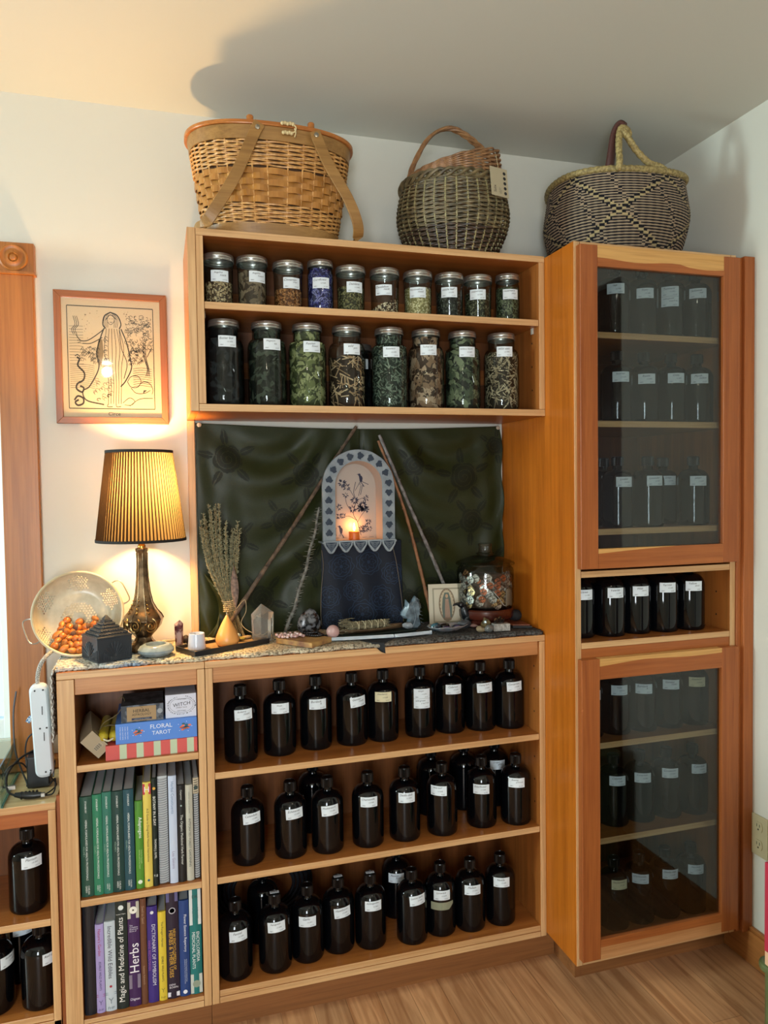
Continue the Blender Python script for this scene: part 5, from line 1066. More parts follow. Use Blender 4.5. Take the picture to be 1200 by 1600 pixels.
build('stems', ms, mat('dried stem', '#b09c70', .8, noise=(200, '#86734f', .1)), t); o = build('leaflets', ml, mat('dried grey green leaflet', '#8b8768', .85, noise=(120, '#5f5f48', .12)), t); o['kind'] = 'stuff'
m = MB()
for k in range(6): m.tube([(T0.x+.017*cos(a)+.0015*sin(a*3), T0.y+.014*sin(a), T0.z-.018+.005*k+.003*cos(a)) for a in [2*pi*i/20 for i in range(20)]], .0010, 5, closed=True)
m.tube(spl([(.092, -.094, 1.02), (.115, -.10, 1.045), (.118, -.10, 1.015), (.105, -.10, .985), (.12, -.11, .965), (.15, -.12, .955), (.175, -.11, .966)], 8), .0009, 5); build('tie_string', m, mat('pale hemp string', '#b5a27c', .8), t)
m = MB(); m.grid(lambda u, v: (.092+.010*(u-.5)*2*sin(pi*min(1, v*1.05))*1.0+.010*v*0-.004*v, -.1000-.004*sin(pi*u), 1.02+.125*v), 6, 14); m.tube([(.092, -.101, 1.00), (.088, -.102, 1.14)], .0008, 5); build('feather', m, mat('grey pink feather', '#8c7568', .7, noise=(150, '#5e4f48', .15)), t)
# ---------------- small things on the counter ----------------
def facet(rad, h, n=6, tip=.3, sk=(0, 0), base=.85, rnd=None, rz=0):
    """faceted crystal point: n-sided prism with a pointed top"""
    vs = []; rnd = rnd or random.Random(1)
    for z, s in ((0, base), (h*(1-tip), 1)):
        for k in range(n): a = 2*pi*k/n+rz; r = rad*s*(1+.12*sin(k*2.3)); vs.append((r*cos(a), r*sin(a)*.8, z+(0 if z == 0 else h*.10*sin(k*2.1+1))))
    vs.append((sk[0], sk[1], h)); fs = [tuple(range(n))[::-1]]+[(k, (k+1) % n, n+(k+1) % n, n+k) for k in range(n)]+[(n+k, n+(k+1) % n, 2*n) for k in range(n)]
    return vs, fs
def at_(vs, o): return [(x+o[0], y+o[1], z+o[2]) for x, y, z in vs]
# black stepped box
t = thing('incense_box', 'black carved square box with a stepped pyramid lid, in front of the colander', 'box', (-.2215, -.2, ZR)); bkm = mat('black painted wood', '#2b3036', .38, bump=(60, .15), spec=.5)
RB = Matrix.Rotation(radians(28), 3, 'Z'); BC = Vector((-.2246, -.198, 0)); hb = .0425
def rb(x, y, z): p = RB @ Vector((x, y, 0)); return (p.x+BC.x, p.y+BC.y, z)
def rbox(m, h, z0, z1, mi=0): vs = [rb(sx*h, sy*h, z) for sx in (-1, 1) for sy in (-1, 1) for z in (z0, z1)]; m.add(vs, [(0, 1, 3, 2), (4, 6, 7, 5), (0, 4, 5, 1), (2, 3, 7, 6), (0, 2, 6, 4), (1, 5, 7, 3)], mi)
m = MB(); rbox(m, hb, ZR, ZR+.054)
for side in range(2):
    def q(a, b, d=0): return rb(a, -hb-.0012-d, b) if side == 0 else rb(-hb-.0012-d, a, b)
    for k in range(15):                                                  # fan of rays and flutes cut on each face
        if k < 9: an = radians(20+17.5*k); m.tube([q(.0, ZR+.010), q(.028*cos(an), ZR+.010+.036*sin(an))], [.0008, .0017], 5)
    for k in range(9):
        for sg in (-1, 1): m.tube([q(sg*(.040-.0042*k), ZR+.004), q(sg*(.040-.0042*k), ZR+.006+.0042*(8-k)*.6+.004)], .0010, 4)
build('body', m, bkm, t, bevel=.0008)
m = MB(); zz = ZR+.0542
for k, (h, dz) in enumerate(((hb+.001, .006), (hb-.006, .007), (hb-.013, .007), (hb-.020, .007), (hb-.027, .007), (hb-.032, .006))): rbox(m, h, zz, zz+dz-.0018); rbox(m, h-.003, zz+dz-.0018, zz+dz); zz += dz
h = hb-.034; vs = [rb(-h, -h, zz), rb(h, -h, zz), rb(h, h, zz), rb(-h, h, zz), rb(0, 0, zz+.012)]; m.add(vs, [(0, 1, 4), (1, 2, 4), (2, 3, 4), (3, 0, 4)])
for k in range(4):
    for j in range(9):
        h = hb-.006-.007*k
        for f_ in (0, 1): a = -h+.9*2*h*(j+.5)/9+.1*h; p = rb(a, -h-.0008, ZR+.0632+.007*k) if f_ == 0 else rb(-h-.0008, a, ZR+.0632+.007*k); m.ball(p, .0018, nu=6, nv=4)
build('stepped_lid', m, bkm, t, bevel=.0005)
# blue grey dish
t = tag(build('ceramic_dish', MB().lathe([(.024, 0), (.034, .002), (.042, .010), (.0425, .016), (.037, .024), (.028, .0285), (.0245, .028), (.0225, .024), (.020, .014), (.0, .012)], 48, (-.112, -.2085, ZR), cap1=False), mat('blue grey glaze', '#8b9aa0', .15, noise=(40, '#76868d', .1), spec=.7), loc=(-.112, -.2085, ZR)), 'small squat blue grey glazed dish in front of the lamp base', 'dish')
# jasper tower
vs, fs = facet(.0105, .070, 6, .22, (.002, 0)); tag(build('crystal_tower', MB().add(at_(vs, (-.0555, -.135, ZR)), fs), mat('maroon veined jasper', '#4a2028', .2, noise=(45, '#a58a86', .05), spec=.6), loc=(-.0555, -.135, ZR)), 'small dark maroon stone tower standing behind the tray', 'crystal')
m = MB()
for k in range(7): a = k*.9; m.ball((-.036+.008*cos(a), -.105+.010*sin(a), ZR+.008+.004*(k % 3)), .0085, .0075, .0065, nu=8, nv=6)
tag(build('pine_cone', m, mat('dark brown cone', '#2c1c14', .7), loc=(-.036, -.105, ZR)), 'small dark seed cone behind the white cup', 'cone')
# tray with cup and candle
t = thing('incense_tray', 'black edged wooden tray holding a cup, a drop candle and shells', 'tray', (.055, -.172, ZR)); RT = Matrix.Rotation(radians(27), 3, 'Z'); TC = Vector((.052, -.172, 0))
def tp(x, y, z): p = RT @ Vector((x, y, 0)); return (p.x+TC.x, p.y+TC.y, ZR+z)
def tbox(m, x0, x1, y0, y1, z0, z1, mi=0): vs = [tp(x, y, z) for x in (x0, x1) for y in (y0, y1) for z in (z0, z1)]; m.add(vs, [(0, 1, 3, 2), (4, 6, 7, 5), (0, 4, 5, 1), (2, 3, 7, 6), (0, 2, 6, 4), (1, 5, 7, 3)], mi)
m = MB(); tbox(m, -.105, .105, -.046, .046, .0005, .005, 1)
for a in ((-.106, .106, -.048, -.044), (-.106, .106, .044, .048), (-.108, -.104, -.048, .048), (.104, .108, -.048, .048)): tbox(m, *a, .0, .0125)
build('tray_body', m, [mat('black lacquer edge', '#15181c', .35), mat('tan tray floor', '#a88a62', .5, noise=(30, '#8a6d48', .15))], t, bevel=.0008)
CP = tp(-.071, .008, .0052); tag(build('ceramic_cup', MB().lathe([(.0205, 0), (.0222, .002), (.0195, .034), (.0192, .039), (.0182, .040), (.0172, .038), (.0170, .030), (0, .029)], 40, CP, cap1=False), mat('white porcelain', '#c4c9d6', .18, spec=.6), loc=CP), 'small white porcelain cup at the left end of the tray', 'cup')
DP = tp(.0035, -.013, .0052); t = thing('drop_candle', 'teardrop shaped honey coloured beeswax candle on the tray', 'candle', DP)
build('wax', MB().lathe([(.020, 0), (.0265, .005), (.0295, .014), (.0285, .022), (.0225, .038), (.0145, .055), (.007, .069), (.0025, .0765), (0, .078)], 40, DP, cap1=False), mat('honey beeswax', '#d99a52', .35, sss=.3), t); build('wick', MB().tube([(DP[0], DP[1], DP[2]+.076), (DP[0]-.0008, DP[1], DP[2]+.084)], .0009, 5), mat('cotton wick', '#c9c3a8', .8), t)
def pebble(name, lab, cat, c, r, mt_, seed=0, amp=.12, nu=14, nv=10, R=None, group=None):
    rn = random.Random(seed); ph = [rn.uniform(0, 6) for _ in range(6)]
    return tag(build(name, MB().ball(c, r[0], r[1], r[2], 0, nu, nv, R, lambda p, a, b: p*(1+amp*sin(2*a+ph[0])*sin(b)+amp*.7*cos(3*a+ph[1])*sin(2*b+ph[2]))), mt_, loc=c), lab, cat, group)
p = tp(.052, .004, .0122); pebble('sea_shell', 'yellow and brown striped shell on the tray beside the drop candle', 'shell', p, (.013, .008, .006), mat('striped yellow shell', '#b5a045', .3, noise=(180, '#4a3a20', .05)), 3)
p = tp(.058, .024, .0145); pebble('grey_stone', 'small pale blue stone at the back of the tray', 'stone', p, (.009, .008, .008), mat('pale blue stone', '#8b9ba5', .3), 4)
p = tp(.080, .020, .010); pebble('sea_shell', 'long pale tan shell at the right end of the tray', 'shell', p, (.020, .007, .0045), mat('tan shell', '#b89a70', .3), 5, R=RT)
# big quartz point
vs, fs = facet(.0305, .100, 6, .34, (-.004, 0), .92, rz=.25); qz = mat('smoky clear quartz', (.86, .82, .76), .06, trans=.88, spec=.6, bump=(35, .25)); tag(build('quartz_point', MB().add(at_(vs, (.158, -.135, ZR)), fs), qz, loc=(.158, -.135, ZR), bevel=.0008), 'large clear quartz point standing right of the tray', 'crystal')
# stone, slab, beads, sphere
tag(build('speckled_stone', MB().ball((.285, -.112, ZR+.036), .034, .017, .037, 0, 24, 16, Matrix.Rotation(radians(12), 3, 'Z'), lambda p, a, b: Vector((p.x*(1+.08*sin(b*2)), p.y, p.z*(1+.06*cos(a))))), mat('black white speckled stone', '#6f7074', .25, noise=(75, '#0c0d10', .07), spec=.6), loc=(.285, -.112, ZR)), 'polished black stone with white speckles standing behind the beads', 'stone')
t = thing('wooden_slab', 'small rough edged wooden block under the beads', 'wooden block', (.255, -.19, ZR)); RS = Matrix.Rotation(radians(40), 3, 'Z'); m = MB(); 
P = [RS @ Vector((x, y, 0)) for x, y in ((-.040, -.062), (.045, -.060), (.046, .055), (-.039, .058))]; P = [(p.x+.252, p.y-.196) for p in P]; m.prism(P, ZR, ZR+.0135, 0, 'z'); build('block', m, mat('raw tan wood', '#b58c4f', .7, noise=(40, '#6e4330', .2), bump=(90, .8)), t, bevel=.0015)
t = thing('bead_necklace', 'heap of pale pink stone chip beads on the wooden block', 'necklace', (.225, -.18, ZR+.0137)); m = MB(); rnd = random.Random(6)
for k in range(34): a = k*.37; rr_ = .011+.010*sin(k*.5)**2; m.ball((.222+rr_*1.7*cos(a), -.178+rr_*.8*sin(a)-.5*(rr_*1.7*cos(a))*.4, ZR+.0178+.004*(k % 3 == 0)), .0045, .004, .0038, 0, 7, 5, Matrix.Rotation(rnd.uniform(0, 3), 3, 'X'))
build('beads', m, mat('pink stone chip', '#c49a94', .35, noise=(90, '#e0c9c2', .1)), t)
t = thing('bead_necklace', 'strand of round black beads draped over the wooden block', 'necklace', (.28, -.17, ZR+.0137)); m = MB()
Q = spl([(.235, -.165, ZR+.0175), (.262, -.178, ZR+.0175), (.285, -.200, ZR+.0175), (.305, -.190, ZR+.0175), (.290, -.165, ZR+.0175), (.268, -.160, ZR+.0175), (.276, -.182, ZR+.022), (.298, -.170, ZR+.019), (.320, -.150, ZR+.005), (.348, -.150, ZR+.004), (.360, -.165, ZR+.004)], 5)
for p in Q: m.ball(p, .0037, nu=8, nv=6)
build('beads', m, mat('black bead', '#0d0d10', .15), t)
t = thing('crystal_sphere', 'small translucent pink sphere on a ring stand right of the beads', 'sphere', (.334, -.185, ZR)); build('sphere', MB().ball((.334, -.187, ZR+.0225), .0175, nu=32, nv=20), mat('rose pink crystal', (.80, .52, .48), .06, trans=.55, spec=.6), t)
m = MB(); m.tube([(.334+.010*cos(a), -.187+.010*sin(a), ZR+.005) for a in [2*pi*k/24 for k in range(24)]], .0035, 8, closed=True); build('ring_stand', m, mat('dark ring', '#2a1c16', .5), t)
# dark tray with smudge bundle on bark, selenite blade
t = tag(build('slate_tray', MB().box(.335, .575, -.172, -.112, ZR, ZR+.006, 0, radians(7)), mat('dark green slate', '#16241f', .4), loc=(.455, -.14, ZR), bevel=.001), 'long flat dark green slate under the herb wand', 'tray')
t = thing('wooden_boat_dish', 'long pointed brown bark dish carrying the herb wand', 'dish', (.44, -.135, ZR+.0062)); m = MB()
RBt = Matrix.Rotation(radians(6), 3, 'Z')
def boat(u, v): a = 2*u-1; w_ = .028*(1-abs(a)**2.2); b = 2*v-1; p = RBt @ Vector((.108*a, w_*b, 0)); return (.438+p.x, -.138+p.y, ZR+.0064+.011*abs(b)**2+.004*abs(a)**3)
m.grid(boat, 30, 10); build('dish', m, mat('brown bark dish', '#6a5238', .6, noise=(40, '#47331f', .15)), t, solid=.002)
t = thing('herb_wand', 'string wrapped dried sage wand lying on the bark dish', 'herb bundle', (.44, -.138, ZR+.012)); m = MB(); rnd = random.Random(8); WC = lambda s_, a, r: (.436+RBt[0][0]*s_, -.138+RBt[1][0]*s_+r*cos(a), ZR+.0235+r*.95*sin(a))
m.grid(lambda u, v: WC(-.050+.112*u, 2*pi*v, (.0118-.002*u)*(1+.05*sin(u*60+v*20))), 40, 14)
for k in range(420):
    s_ = rnd.uniform(-.080, .060); a = rnd.uniform(0, 2*pi); sp = .0115+(.004 if s_ < -.045 else 0)*rnd.random()*3; l = rnd.uniform(.008, .02); p = Vector(WC(s_, a, sp)); q = Vector(WC(s_+l, a+rnd.uniform(-.3, .3), sp+rnd.uniform(0, .002))); m.tube([p, q], [.0012, .0004], 4)
build('dried_leaves', m, mat('dried sage', '#8d8468', .85, noise=(160, '#5d553f', .12)), t); m = MB()
for sg in (1, -1): m.tube([WC(-.05+.112*k/90, sg*k*.42, .0135) for k in range(91)], .0008, 4)
build('string_wrap', m, mat('cream thread', '#c9bd9a', .8), t)
sel = mat('milky white selenite', '#b9c6d2', .12, noise=(30, '#d5dde3', .2), spec=.6, sss=.2)
for (x0, y0, x1, y1, w_, lb, tipL) in ((.300, -.200, .492, -.2195, .0125, 'long white polished stone blade lying along the counter front', True), (.494, -.2195, .604, -.2085, .0125, 'short white pointed stone blade end to end with the long one', False)):
    A = Vector((x0, y0, 0)); B = Vector((x1, y1, 0)); d = (B-A).normalized(); e = Vector((-d.y, d.x, 0)); L0 = (B-A).length; prof = [(0, .10), (.12, .55), (.3, .9), (.6, 1), (.9, .92), (1, .55)] if tipL else [(0, .55), (.1, .95), (.4, 1), (.7, .8), (.9, .4), (1, .05)]
    m = MB(); vs = []
    for q, s_ in prof: c_ = A+d*L0*q; vs += [tuple(c_+e*w_*s_+Vector((0, 0, ZR+.004))), tuple(c_+Vector((0, 0, ZR+.0105))), tuple(c_-e*w_*s_+Vector((0, 0, ZR+.004))), tuple(c_+Vector((0, 0, ZR+.0002)))]
    n = len(prof); m.add(vs, [(4*i+k, 4*i+(k+1) % 4, 4*i+4+(k+1) % 4, 4*i+4+k) for i in range(n-1) for k in range(4)]+[(3, 2, 1, 0), (4*n-4, 4*n-3, 4*n-2, 4*n-1)])
    tag(build('selenite_wand', m, sel, loc=(x0, y0, ZR), bevel=.001), lb, 'stone blade')
m = MB(); m.add([(.400, -.218, ZR+.0008), (.500, -.215, ZR+.0008), (.450, -.2725, ZR+.0008), (.452, -.2740, .912), (.440, -.2735, .917), (.418, -.256, ZR+.001)], [(0, 5, 2, 1), (5, 4, 3, 2)])
tag(build('black_kerchief', m, mat('black thin cloth', '#0d0e12', .8), loc=(.45, -.24, ZR), solid=.0012), 'corner of a black kerchief hanging over the counter edge below the blade', 'cloth')
pebble('grey_crystal', 'small grey clear crystal chip between the bark dish and the carved head', 'crystal', (.556, -.150, ZR+.0165), (.014, .008, .009), mat('grey clear crystal', '#8d9196', .15, trans=.3), 12, .25, 7, 5)
# carved creature head
prof = [(.553, .0005), (.5665, .024), (.5530, .0245), (.5440, .032), (.5450, .037), (.5570, .050), (.5590, .0640), (.5680, .055), (.5760, .0610), (.5860, .071), (.5960, .064), (.6030, .048), (.5975, .0470), (.6020, .037), (.5965, .028), (.6010, .018), (.6035, .009), (.5920, .0005)]
m = MB(); pf = [(x-.002, ZR+.0008+z*1.32) for x, z in prof]; n = len(pf); cxm, czm = .578, ZR+.04
vs = [(a, -.130, b) for a, b in pf]+[(cxm+(a-cxm)*.72, -.139, czm+(b-czm)*.80-.001) for a, b in pf]+[(a, -.120, b) for a, b in pf]+[(cxm+(a-cxm)*.72, -.111, czm+(b-czm)*.80-.001) for a, b in pf]
m.add(vs, [((i+1) % n, i, n+i, n+(i+1) % n) for i in range(n)]+[tuple(range(n, 2*n))[::1]]+[(i, (i+1) % n, 2*n+(i+1) % n, 2*n+i) for i in range(n)]+[(2*n+i, 2*n+(i+1) % n, 3*n+(i+1) % n, 3*n+i) for i in range(n)]+[tuple(range(3*n, 4*n))[::-1]])
for k in range(7): a = .586+.002*k; m.tube([(a, -.1395, ZR+.088-.011*k), (a+.012, -.130, ZR+.082-.011*k)], [.0016, .0006], 5)
m.ball((.566, -.1395, ZR+.058), .0022, nu=8, nv=6); m.tube([(.576, -.1400, ZR+.070), (.582, -.1395, ZR+.035), (.573, -.139, ZR+.008)], .0012, 5)
tag(build('carved_head', m, mat('grey blue carved stone', '#6d7c86', .3, noise=(55, '#39444c', .12), spec=.6), loc=(.578, -.125, ZR), bevel=.0006), 'carved grey blue stone creature head with jagged mane facing left', 'carving')
# prayer card: a plain robed figure in an oval of rays
t = thing('prayer_card', 'white bordered card with a robed figure in an oval, leaning at the back', 'card', (.69, -.09, ZR)); RC_ = Matrix.Rotation(radians(-9), 3, 'Z'); 
def pc(a, b, d=0): p = RC_ @ Vector((a-.0, -.006*0-d+ .020*(b/.115), 0)); return (.6865+p.x, -.117+p.y, ZR+.001+b)
m = MB(); w2, hh_ = .0525, .118; vs = [pc(-w2, 0), pc(w2, 0), pc(w2, hh_), pc(-w2, hh_), pc(-w2, 0, -.003), pc(w2, 0, -.003), pc(w2, hh_, -.003), pc(-w2, hh_, -.003)]; m.add(vs, [(0, 1, 2, 3), (5, 4, 7, 6), (0, 4, 5, 1), (3, 2, 6, 7), (0, 3, 7, 4), (1, 5, 6, 2)])
q1 = lambda d: (lambda a, b: pc(a, b, d))
m.poly([(-.041, .010), (.041, .010), (.041, .107), (-.041, .107)], q1(.0004), 1); m.poly([(-.037, .014), (.037, .014), (.037, .103), (-.037, .103)], q1(.0006), 0)
m.poly([(.024*cos(a*pi/16), .060+.046*sin(a*pi/16)) for a in range(32)], q1(.0008), 2); m.poly([((.021 if a % 2 else .0185)*cos(a*pi/24), .060+(.043 if a % 2 else .040)*sin(a*pi/24)) for a in range(48)], q1(.0010), 3)
m.poly([(-.013, .024), (.013, .024), (.0145, .05), (.011, .078), (.006, .094), (-.006, .094), (-.012, .078), (-.015, .05)], q1(.0012), 4); m.poly([(-.0075, .020), (.0085, .020), (.0070, .05), (.0045, .076), (-.0045, .076), (-.0065, .05)], q1(.0014), 5); m.poly([(.0042*cos(a*pi/8), .084+.0055*sin(a*pi/8)) for a in range(16)], q1(.0014), 6); m.poly([(-.012, .018), (0, .012), (.012, .018), (.009, .024), (-.009, .024)], q1(.0014), 2)
for k in range(5): m.ribbon([(-.004+.002*k, .072), (-.006+.003*k, .022)], .0005, q1(.0016), 2)
build('card', m, [mat('off white card', '#bdb29c', .6), mat('grey card line', '#8d8571', .6), mat('brown oval', '#7a6650', .6), mat('cream oval', '#b3a183', .6), mat('grey green mantle', '#566056', .6), mat('dusty rose robe', '#a07f6a', .6), mat('printed skin', '#b08d6c', .6)], t)
# raven
t = thing('raven_figurine', 'small black raven figurine with a long beak pointing left', 'figurine', (.728, -.150, ZR)); m = MB(); pts = spl([(.735, -.148, ZR+.006), (.7335, -.148, ZR+.022), (.727, -.149, ZR+.040), (.7215, -.150, ZR+.054), (.7155, -.151, ZR+.064)], 6)
m.tube(pts, [.010+.0055*sin(pi*min(1, i/(len(pts)-1)*1.15))-.0035*(i/(len(pts)-1)) for i in range(len(pts))], 14); m.ball((.7135, -.151, ZR+.0655), .0098, .0085, .0090, 0, 16, 12)
m.tube([(.735, -.146, ZR+.018), (.744, -.142, ZR+.003)], [.006, .002], 8); m.ball((.731, -.149, ZR+.004), .014, .012, .0045)
o = build('body', m, mat('black resin', '#0c0f14', .3, bump=(120, .5)), t); m = MB(); m.tube(spl([(.708, -.152, ZR+.067), (.700, -.1525, ZR+.0685), (.691, -.153, ZR+.0665), (.6875, -.153, ZR+.063)], 5), [.0058-.00032*i for i in range(16)], 10); build('beak', m, mat('black resin beak', '#101216', .22), t)
for s_ in (-1, 1):
    m = MB(); m.ball((.731, -.149+s_*.0105, ZR+.026), .0085, .0035, .019, 0, 12, 10, Matrix.Rotation(radians(18), 3, 'Y')); build('wing', m, mat('black resin', '#0c0f14', .3, bump=(120, .5)), t)
# shell dish with stones
t = thing('shell_dish', 'oval abalone shell dish of dark and purple stones near the counter front', 'dish', (.655, -.19, ZR)); RD = Matrix.Rotation(radians(4), 3, 'Z')
def dsh(u, v): a = 2*pi*u; r = v; p = RD @ Vector((.062*r*cos(a)*(1+.06*cos(3*a)), .036*r*sin(a), 0)); return (.655+p.x, -.192+p.y, ZR+.001+.017*r**2.2+.001*sin(9*a)*r)
m = MB(); m.grid(dsh, 48, 10, 0, True); build('shell', m, mat('pearly shell lining', '#8d7f7c', .2, noise=(30, '#5f6f78', .15), spec=.8, coat=.5), t, solid=.0016)
pebble('dark_blue_stone', 'glossy dark blue green stone at the left of the shell dish', 'stone', (.6205, -.197, ZR+.017), (.014, .011, .011), mat('dark iridescent stone', '#1b2a38', .1, noise=(40, '#2f5a66', .08), spec=.8), 21)
pebble('black_stone', 'black polished stone in the middle of the shell dish', 'stone', (.650, -.186, ZR+.0155), (.016, .010, .008), mat('black gloss stone', '#0d0c10', .12), 22)
pebble('purple_stone', 'flat purple stone at the front of the shell dish', 'stone', (.648, -.207, ZR+.0125), (.016, .0065, .0055), mat('purple stone', '#5f4a70', .25), 23)
pebble('lilac_stone', 'lilac and black banded stone in the shell dish beside the purple one', 'stone', (.678, -.200, ZR+.0135), (.014, .007, .007), mat('lilac banded stone', '#565070', .2, noise=(60, '#1a1822', .08)), 24)
pebble('dark_rock', 'rough dark rock on the right end of the shell dish', 'stone', (.704, -.197, ZR+.020), (.016, .010, .011), mat('rough dark rock', '#2c2d30', .5, bump=(90, .8)), 25, .25, 9, 7)
pebble('pink_shell', 'flat pink seashell between the shell dish and the coin jar', 'shell', (.752, -.192+.03, ZR+.0065), (.022, .010, .005), mat('pink shell', '#8c6a62', .35), 26)
pebble('brown_crystal', 'brown faceted crystal lump in front of the coin jar', 'crystal', (.765, -.2035, ZR+.0165), (.013, .011, .016), mat('brown crystal', '#6a5a3c', .2, noise=(60, '#3a3020', .1)), 27, .28, 7, 5)
pebble('clear_stone', 'clear rounded glass stone at the front of the counter below the brown crystal', 'stone', (.7615, -.234, ZR+.010), (.014, .011, .010), mat('clear grey stone', '#8f9290', .08, trans=.6), 28)
pebble('tan_rock', 'small tan rock beside the clear stone', 'stone', (.738, -.226, ZR+.008), (.011, .010, .008), mat('tan rock', '#7d6b50', .7), 29, .2, 8, 6)
tag(build('selenite_block', MB().box(.777, .824, -.237, -.212, ZR, ZR+.020, 0, radians(-6)), mat('clear ribbed selenite', '#a9a69f', .2, noise=(120, '#7d7a75', .1), bump=(120, .7)), loc=(.8, -.2245, ZR), bevel=.0012), 'clear rectangular selenite block with a dark cluster on top', 'crystal')
m = MB(); rnd = random.Random(31)
for k in range(16): m.ball((.797+rnd.uniform(-.014, .014), -.2235+rnd.uniform(-.006, .006), ZR+.0255+rnd.uniform(0, .008)), rnd.uniform(.004, .006), nu=6, nv=4)
tag(build('crystal_cluster', m, mat('dark metallic crystal', '#3a322c', .15, .7), loc=(.797, -.2235, ZR+.02)), 'dark sparkling crystal cluster on the clear selenite block', 'crystal')
m = MB(); m.prism([(.846, -.208), (.897, -.226), (.904, -.150), (.862, -.120), (.836, -.150)], ZR, ZR+.006, 0, 'z'); m.prism([(.848, -.204), (.893, -.220), (.900, -.152), (.862, -.125), (.840, -.152)], ZR+.0061, ZR+.0095, 1, 'z')
tag(build('leather_wallet', m, [mat('black leather', '#14100e', .6), mat('red brown leather', '#7a3f24', .5, noise=(50, '#5f2f1a', .15))], loc=(.87, -.17, ZR), bevel=.001), 'flat red brown leather pouch at the right end of the counter', 'pouch')
pebble('black_pouch', 'soft black round pouch lying behind the red brown leather', 'pouch', (.8785, -.155, ZR+.0265), (.020, .018, .016), mat('black soft cloth', '#0d0c0e', .8), 33, .1)
pebble('brown_stone', 'brown stone leaning on the cabinet side in the right counter corner', 'stone', (.897, -.098, ZR+.016), (.010, .016, .016), mat('brown agate', '#7d4a24', .4, noise=(60, '#c0864a', .08)), 34)
# ---------------- coin jar ----------------
JX, JY = .8020, -.121
t = thing('jar_stand', 'dark red brown round wooden stand under the coin jar', 'stand', (JX, JY, ZR)); build('stand', MB().lathe([(.070, 0), (.072, .018), (.068, .021), (.078, .024), (.0805, .030), (.0805, .046), (.077, .050), (0, .050)], 48, (JX, JY, ZR), cap1=False), mat('red brown varnished wood', '#4a1d12', .25, noise=(20, '#35130b', .2), spec=.6), t)
t = thing('coin_jar', 'round glass jar with a domed glass lid, filled with coins', 'jar', (JX, JY, ZR+.0505)); jz = ZR+.0505; cg = glass('coin jar glass', (.93, .95, .94), (.22, .25, .23), .02)
build('glass_body', MB().lathe([(0, .001), (.074, .001), (.0785, .006), (.081, .016), (.0815, .105), (.0795, .114), (.072, .121), (.0705, .126)], 56, (JX, JY, jz), cap0=False, cap1=False), cg, t)
build('glass_lid', MB().lathe([(.0835, .1235), (.085, .127), (.082, .131), (.062, .139), (.040, .147), (.0235, .150), (.0225, .1525), (.027, .155), (.0205, .158), (.0185, .163), (.0185, .174), (.0205, .181), (.018, .1835), (0, .1835)], 48, (JX, JY, jz), cap0=False, cap1=False), cg, t)
m = MB(); m.lathe([(0, .004), (.060, .004), (.064, .012), (.064, .085), (.050, .094), (0, .096)], 32, (JX, JY, jz), cap0=False, cap1=False); o = tag(build('coin_heap', m, mat('mixed coin heap', '#5d5044', .45, .5, noise=(75, '#3a2d24', .12)), loc=(JX, JY, jz)), 'the deeper mass of coins in the middle of the jar', 'coins'); o['kind'] = 'stuff'
def coinmesh(R):
    m = MB(); m.lathe([(0, .0004), (R*.86, .0004), (R*.90, .0009), (R, .0009), (R, -.0009), (R*.90, -.0009), (R*.86, -.0004), (0, -.0004)], 20, cap0=False, cap1=False); m.ball((0, 0, .0004), R*.42, R*.55, .0007, nu=10, nv=6); return m
CM = {}
for nm, R, c_ in (('silver', .0122, '#b5b2a8'), ('copper', .0102, '#a85f3c'), ('brass', .0115, '#c2a875')):
    o = build('coin', coinmesh(R), mat(nm+' coin metal', c_, .35, .45, noise=(160, '#4a3d33' if nm != 'silver' else '#55534f', .06))); CM[nm] = (o.data, R); bpy.data.objects.remove(o)
rnd = random.Random(77); placed = []; tries = 0
while len(placed) < 96 and tries < 6000:
    tries += 1; a = rnd.uniform(pi*.95, pi*2.05) if rnd.random() < .92 else rnd.uniform(0, pi); z = rnd.uniform(.013, .094); nm = rnd.choice(('silver', 'silver', 'silver', 'copper', 'copper', 'brass')); R = CM[nm][1]; lay = rnd.choice((.0765, .0735, .0705))
    if any(abs(lay-p[3]) < .0025 and hypot((a-p[0])*.07, z-p[1]) < (R+p[2])*.92 for p in placed): continue
    placed.append((a, z, R, lay)); n_ = Vector((cos(a), sin(a), rnd.uniform(-.22, .22))).normalized(); rr_ = lay-.0018
    o = bpy.data.objects.new('coin', CM[nm][0]); COL.objects.link(o); o.location = (JX+rr_*cos(a), JY+rr_*sin(a), jz+z); o.rotation_euler = n_.to_track_quat('Z', 'Y').to_euler()
    tag(o, {'silver': 'silver grey coin pressed against the glass of the coin jar', 'copper': 'copper brown penny pressed against the glass of the coin jar', 'brass': 'pale brassy coin pressed against the glass of the coin jar'}[nm], 'coin', nm+' coins in the jar')
m = MB(); m.tube(spl([(JX-.012, JY-.0775, jz+.055), (JX+.006, JY-.0778, jz+.035), (JX+.020, JY-.0755, jz+.016), (JX+.027, JY-.0735, jz+.012)], 5), .0032, 4, flat=(1, .25)); tag(build('paper_strip', m, mat('white paper strip', '#b5b2ab', .7), loc=(JX, JY-.077, jz+.03)), 'thin white paper strip among the coins in the jar', 'paper')
m = MB(); m.grid(lambda u, v: (JX+.0768*cos(-1.15+.62*u), JY+.0768*sin(-1.15+.62*u), jz+.008+.048*v+.003*sin(u*5)), 8, 6); tag(build('paper_roll_wrapper', m, mat('grey coin wrapper', '#8d8676', .8), loc=(JX+.05, JY-.05, jz), solid=.0006), 'grey paper coin wrapper at the right side inside the jar', 'paper')

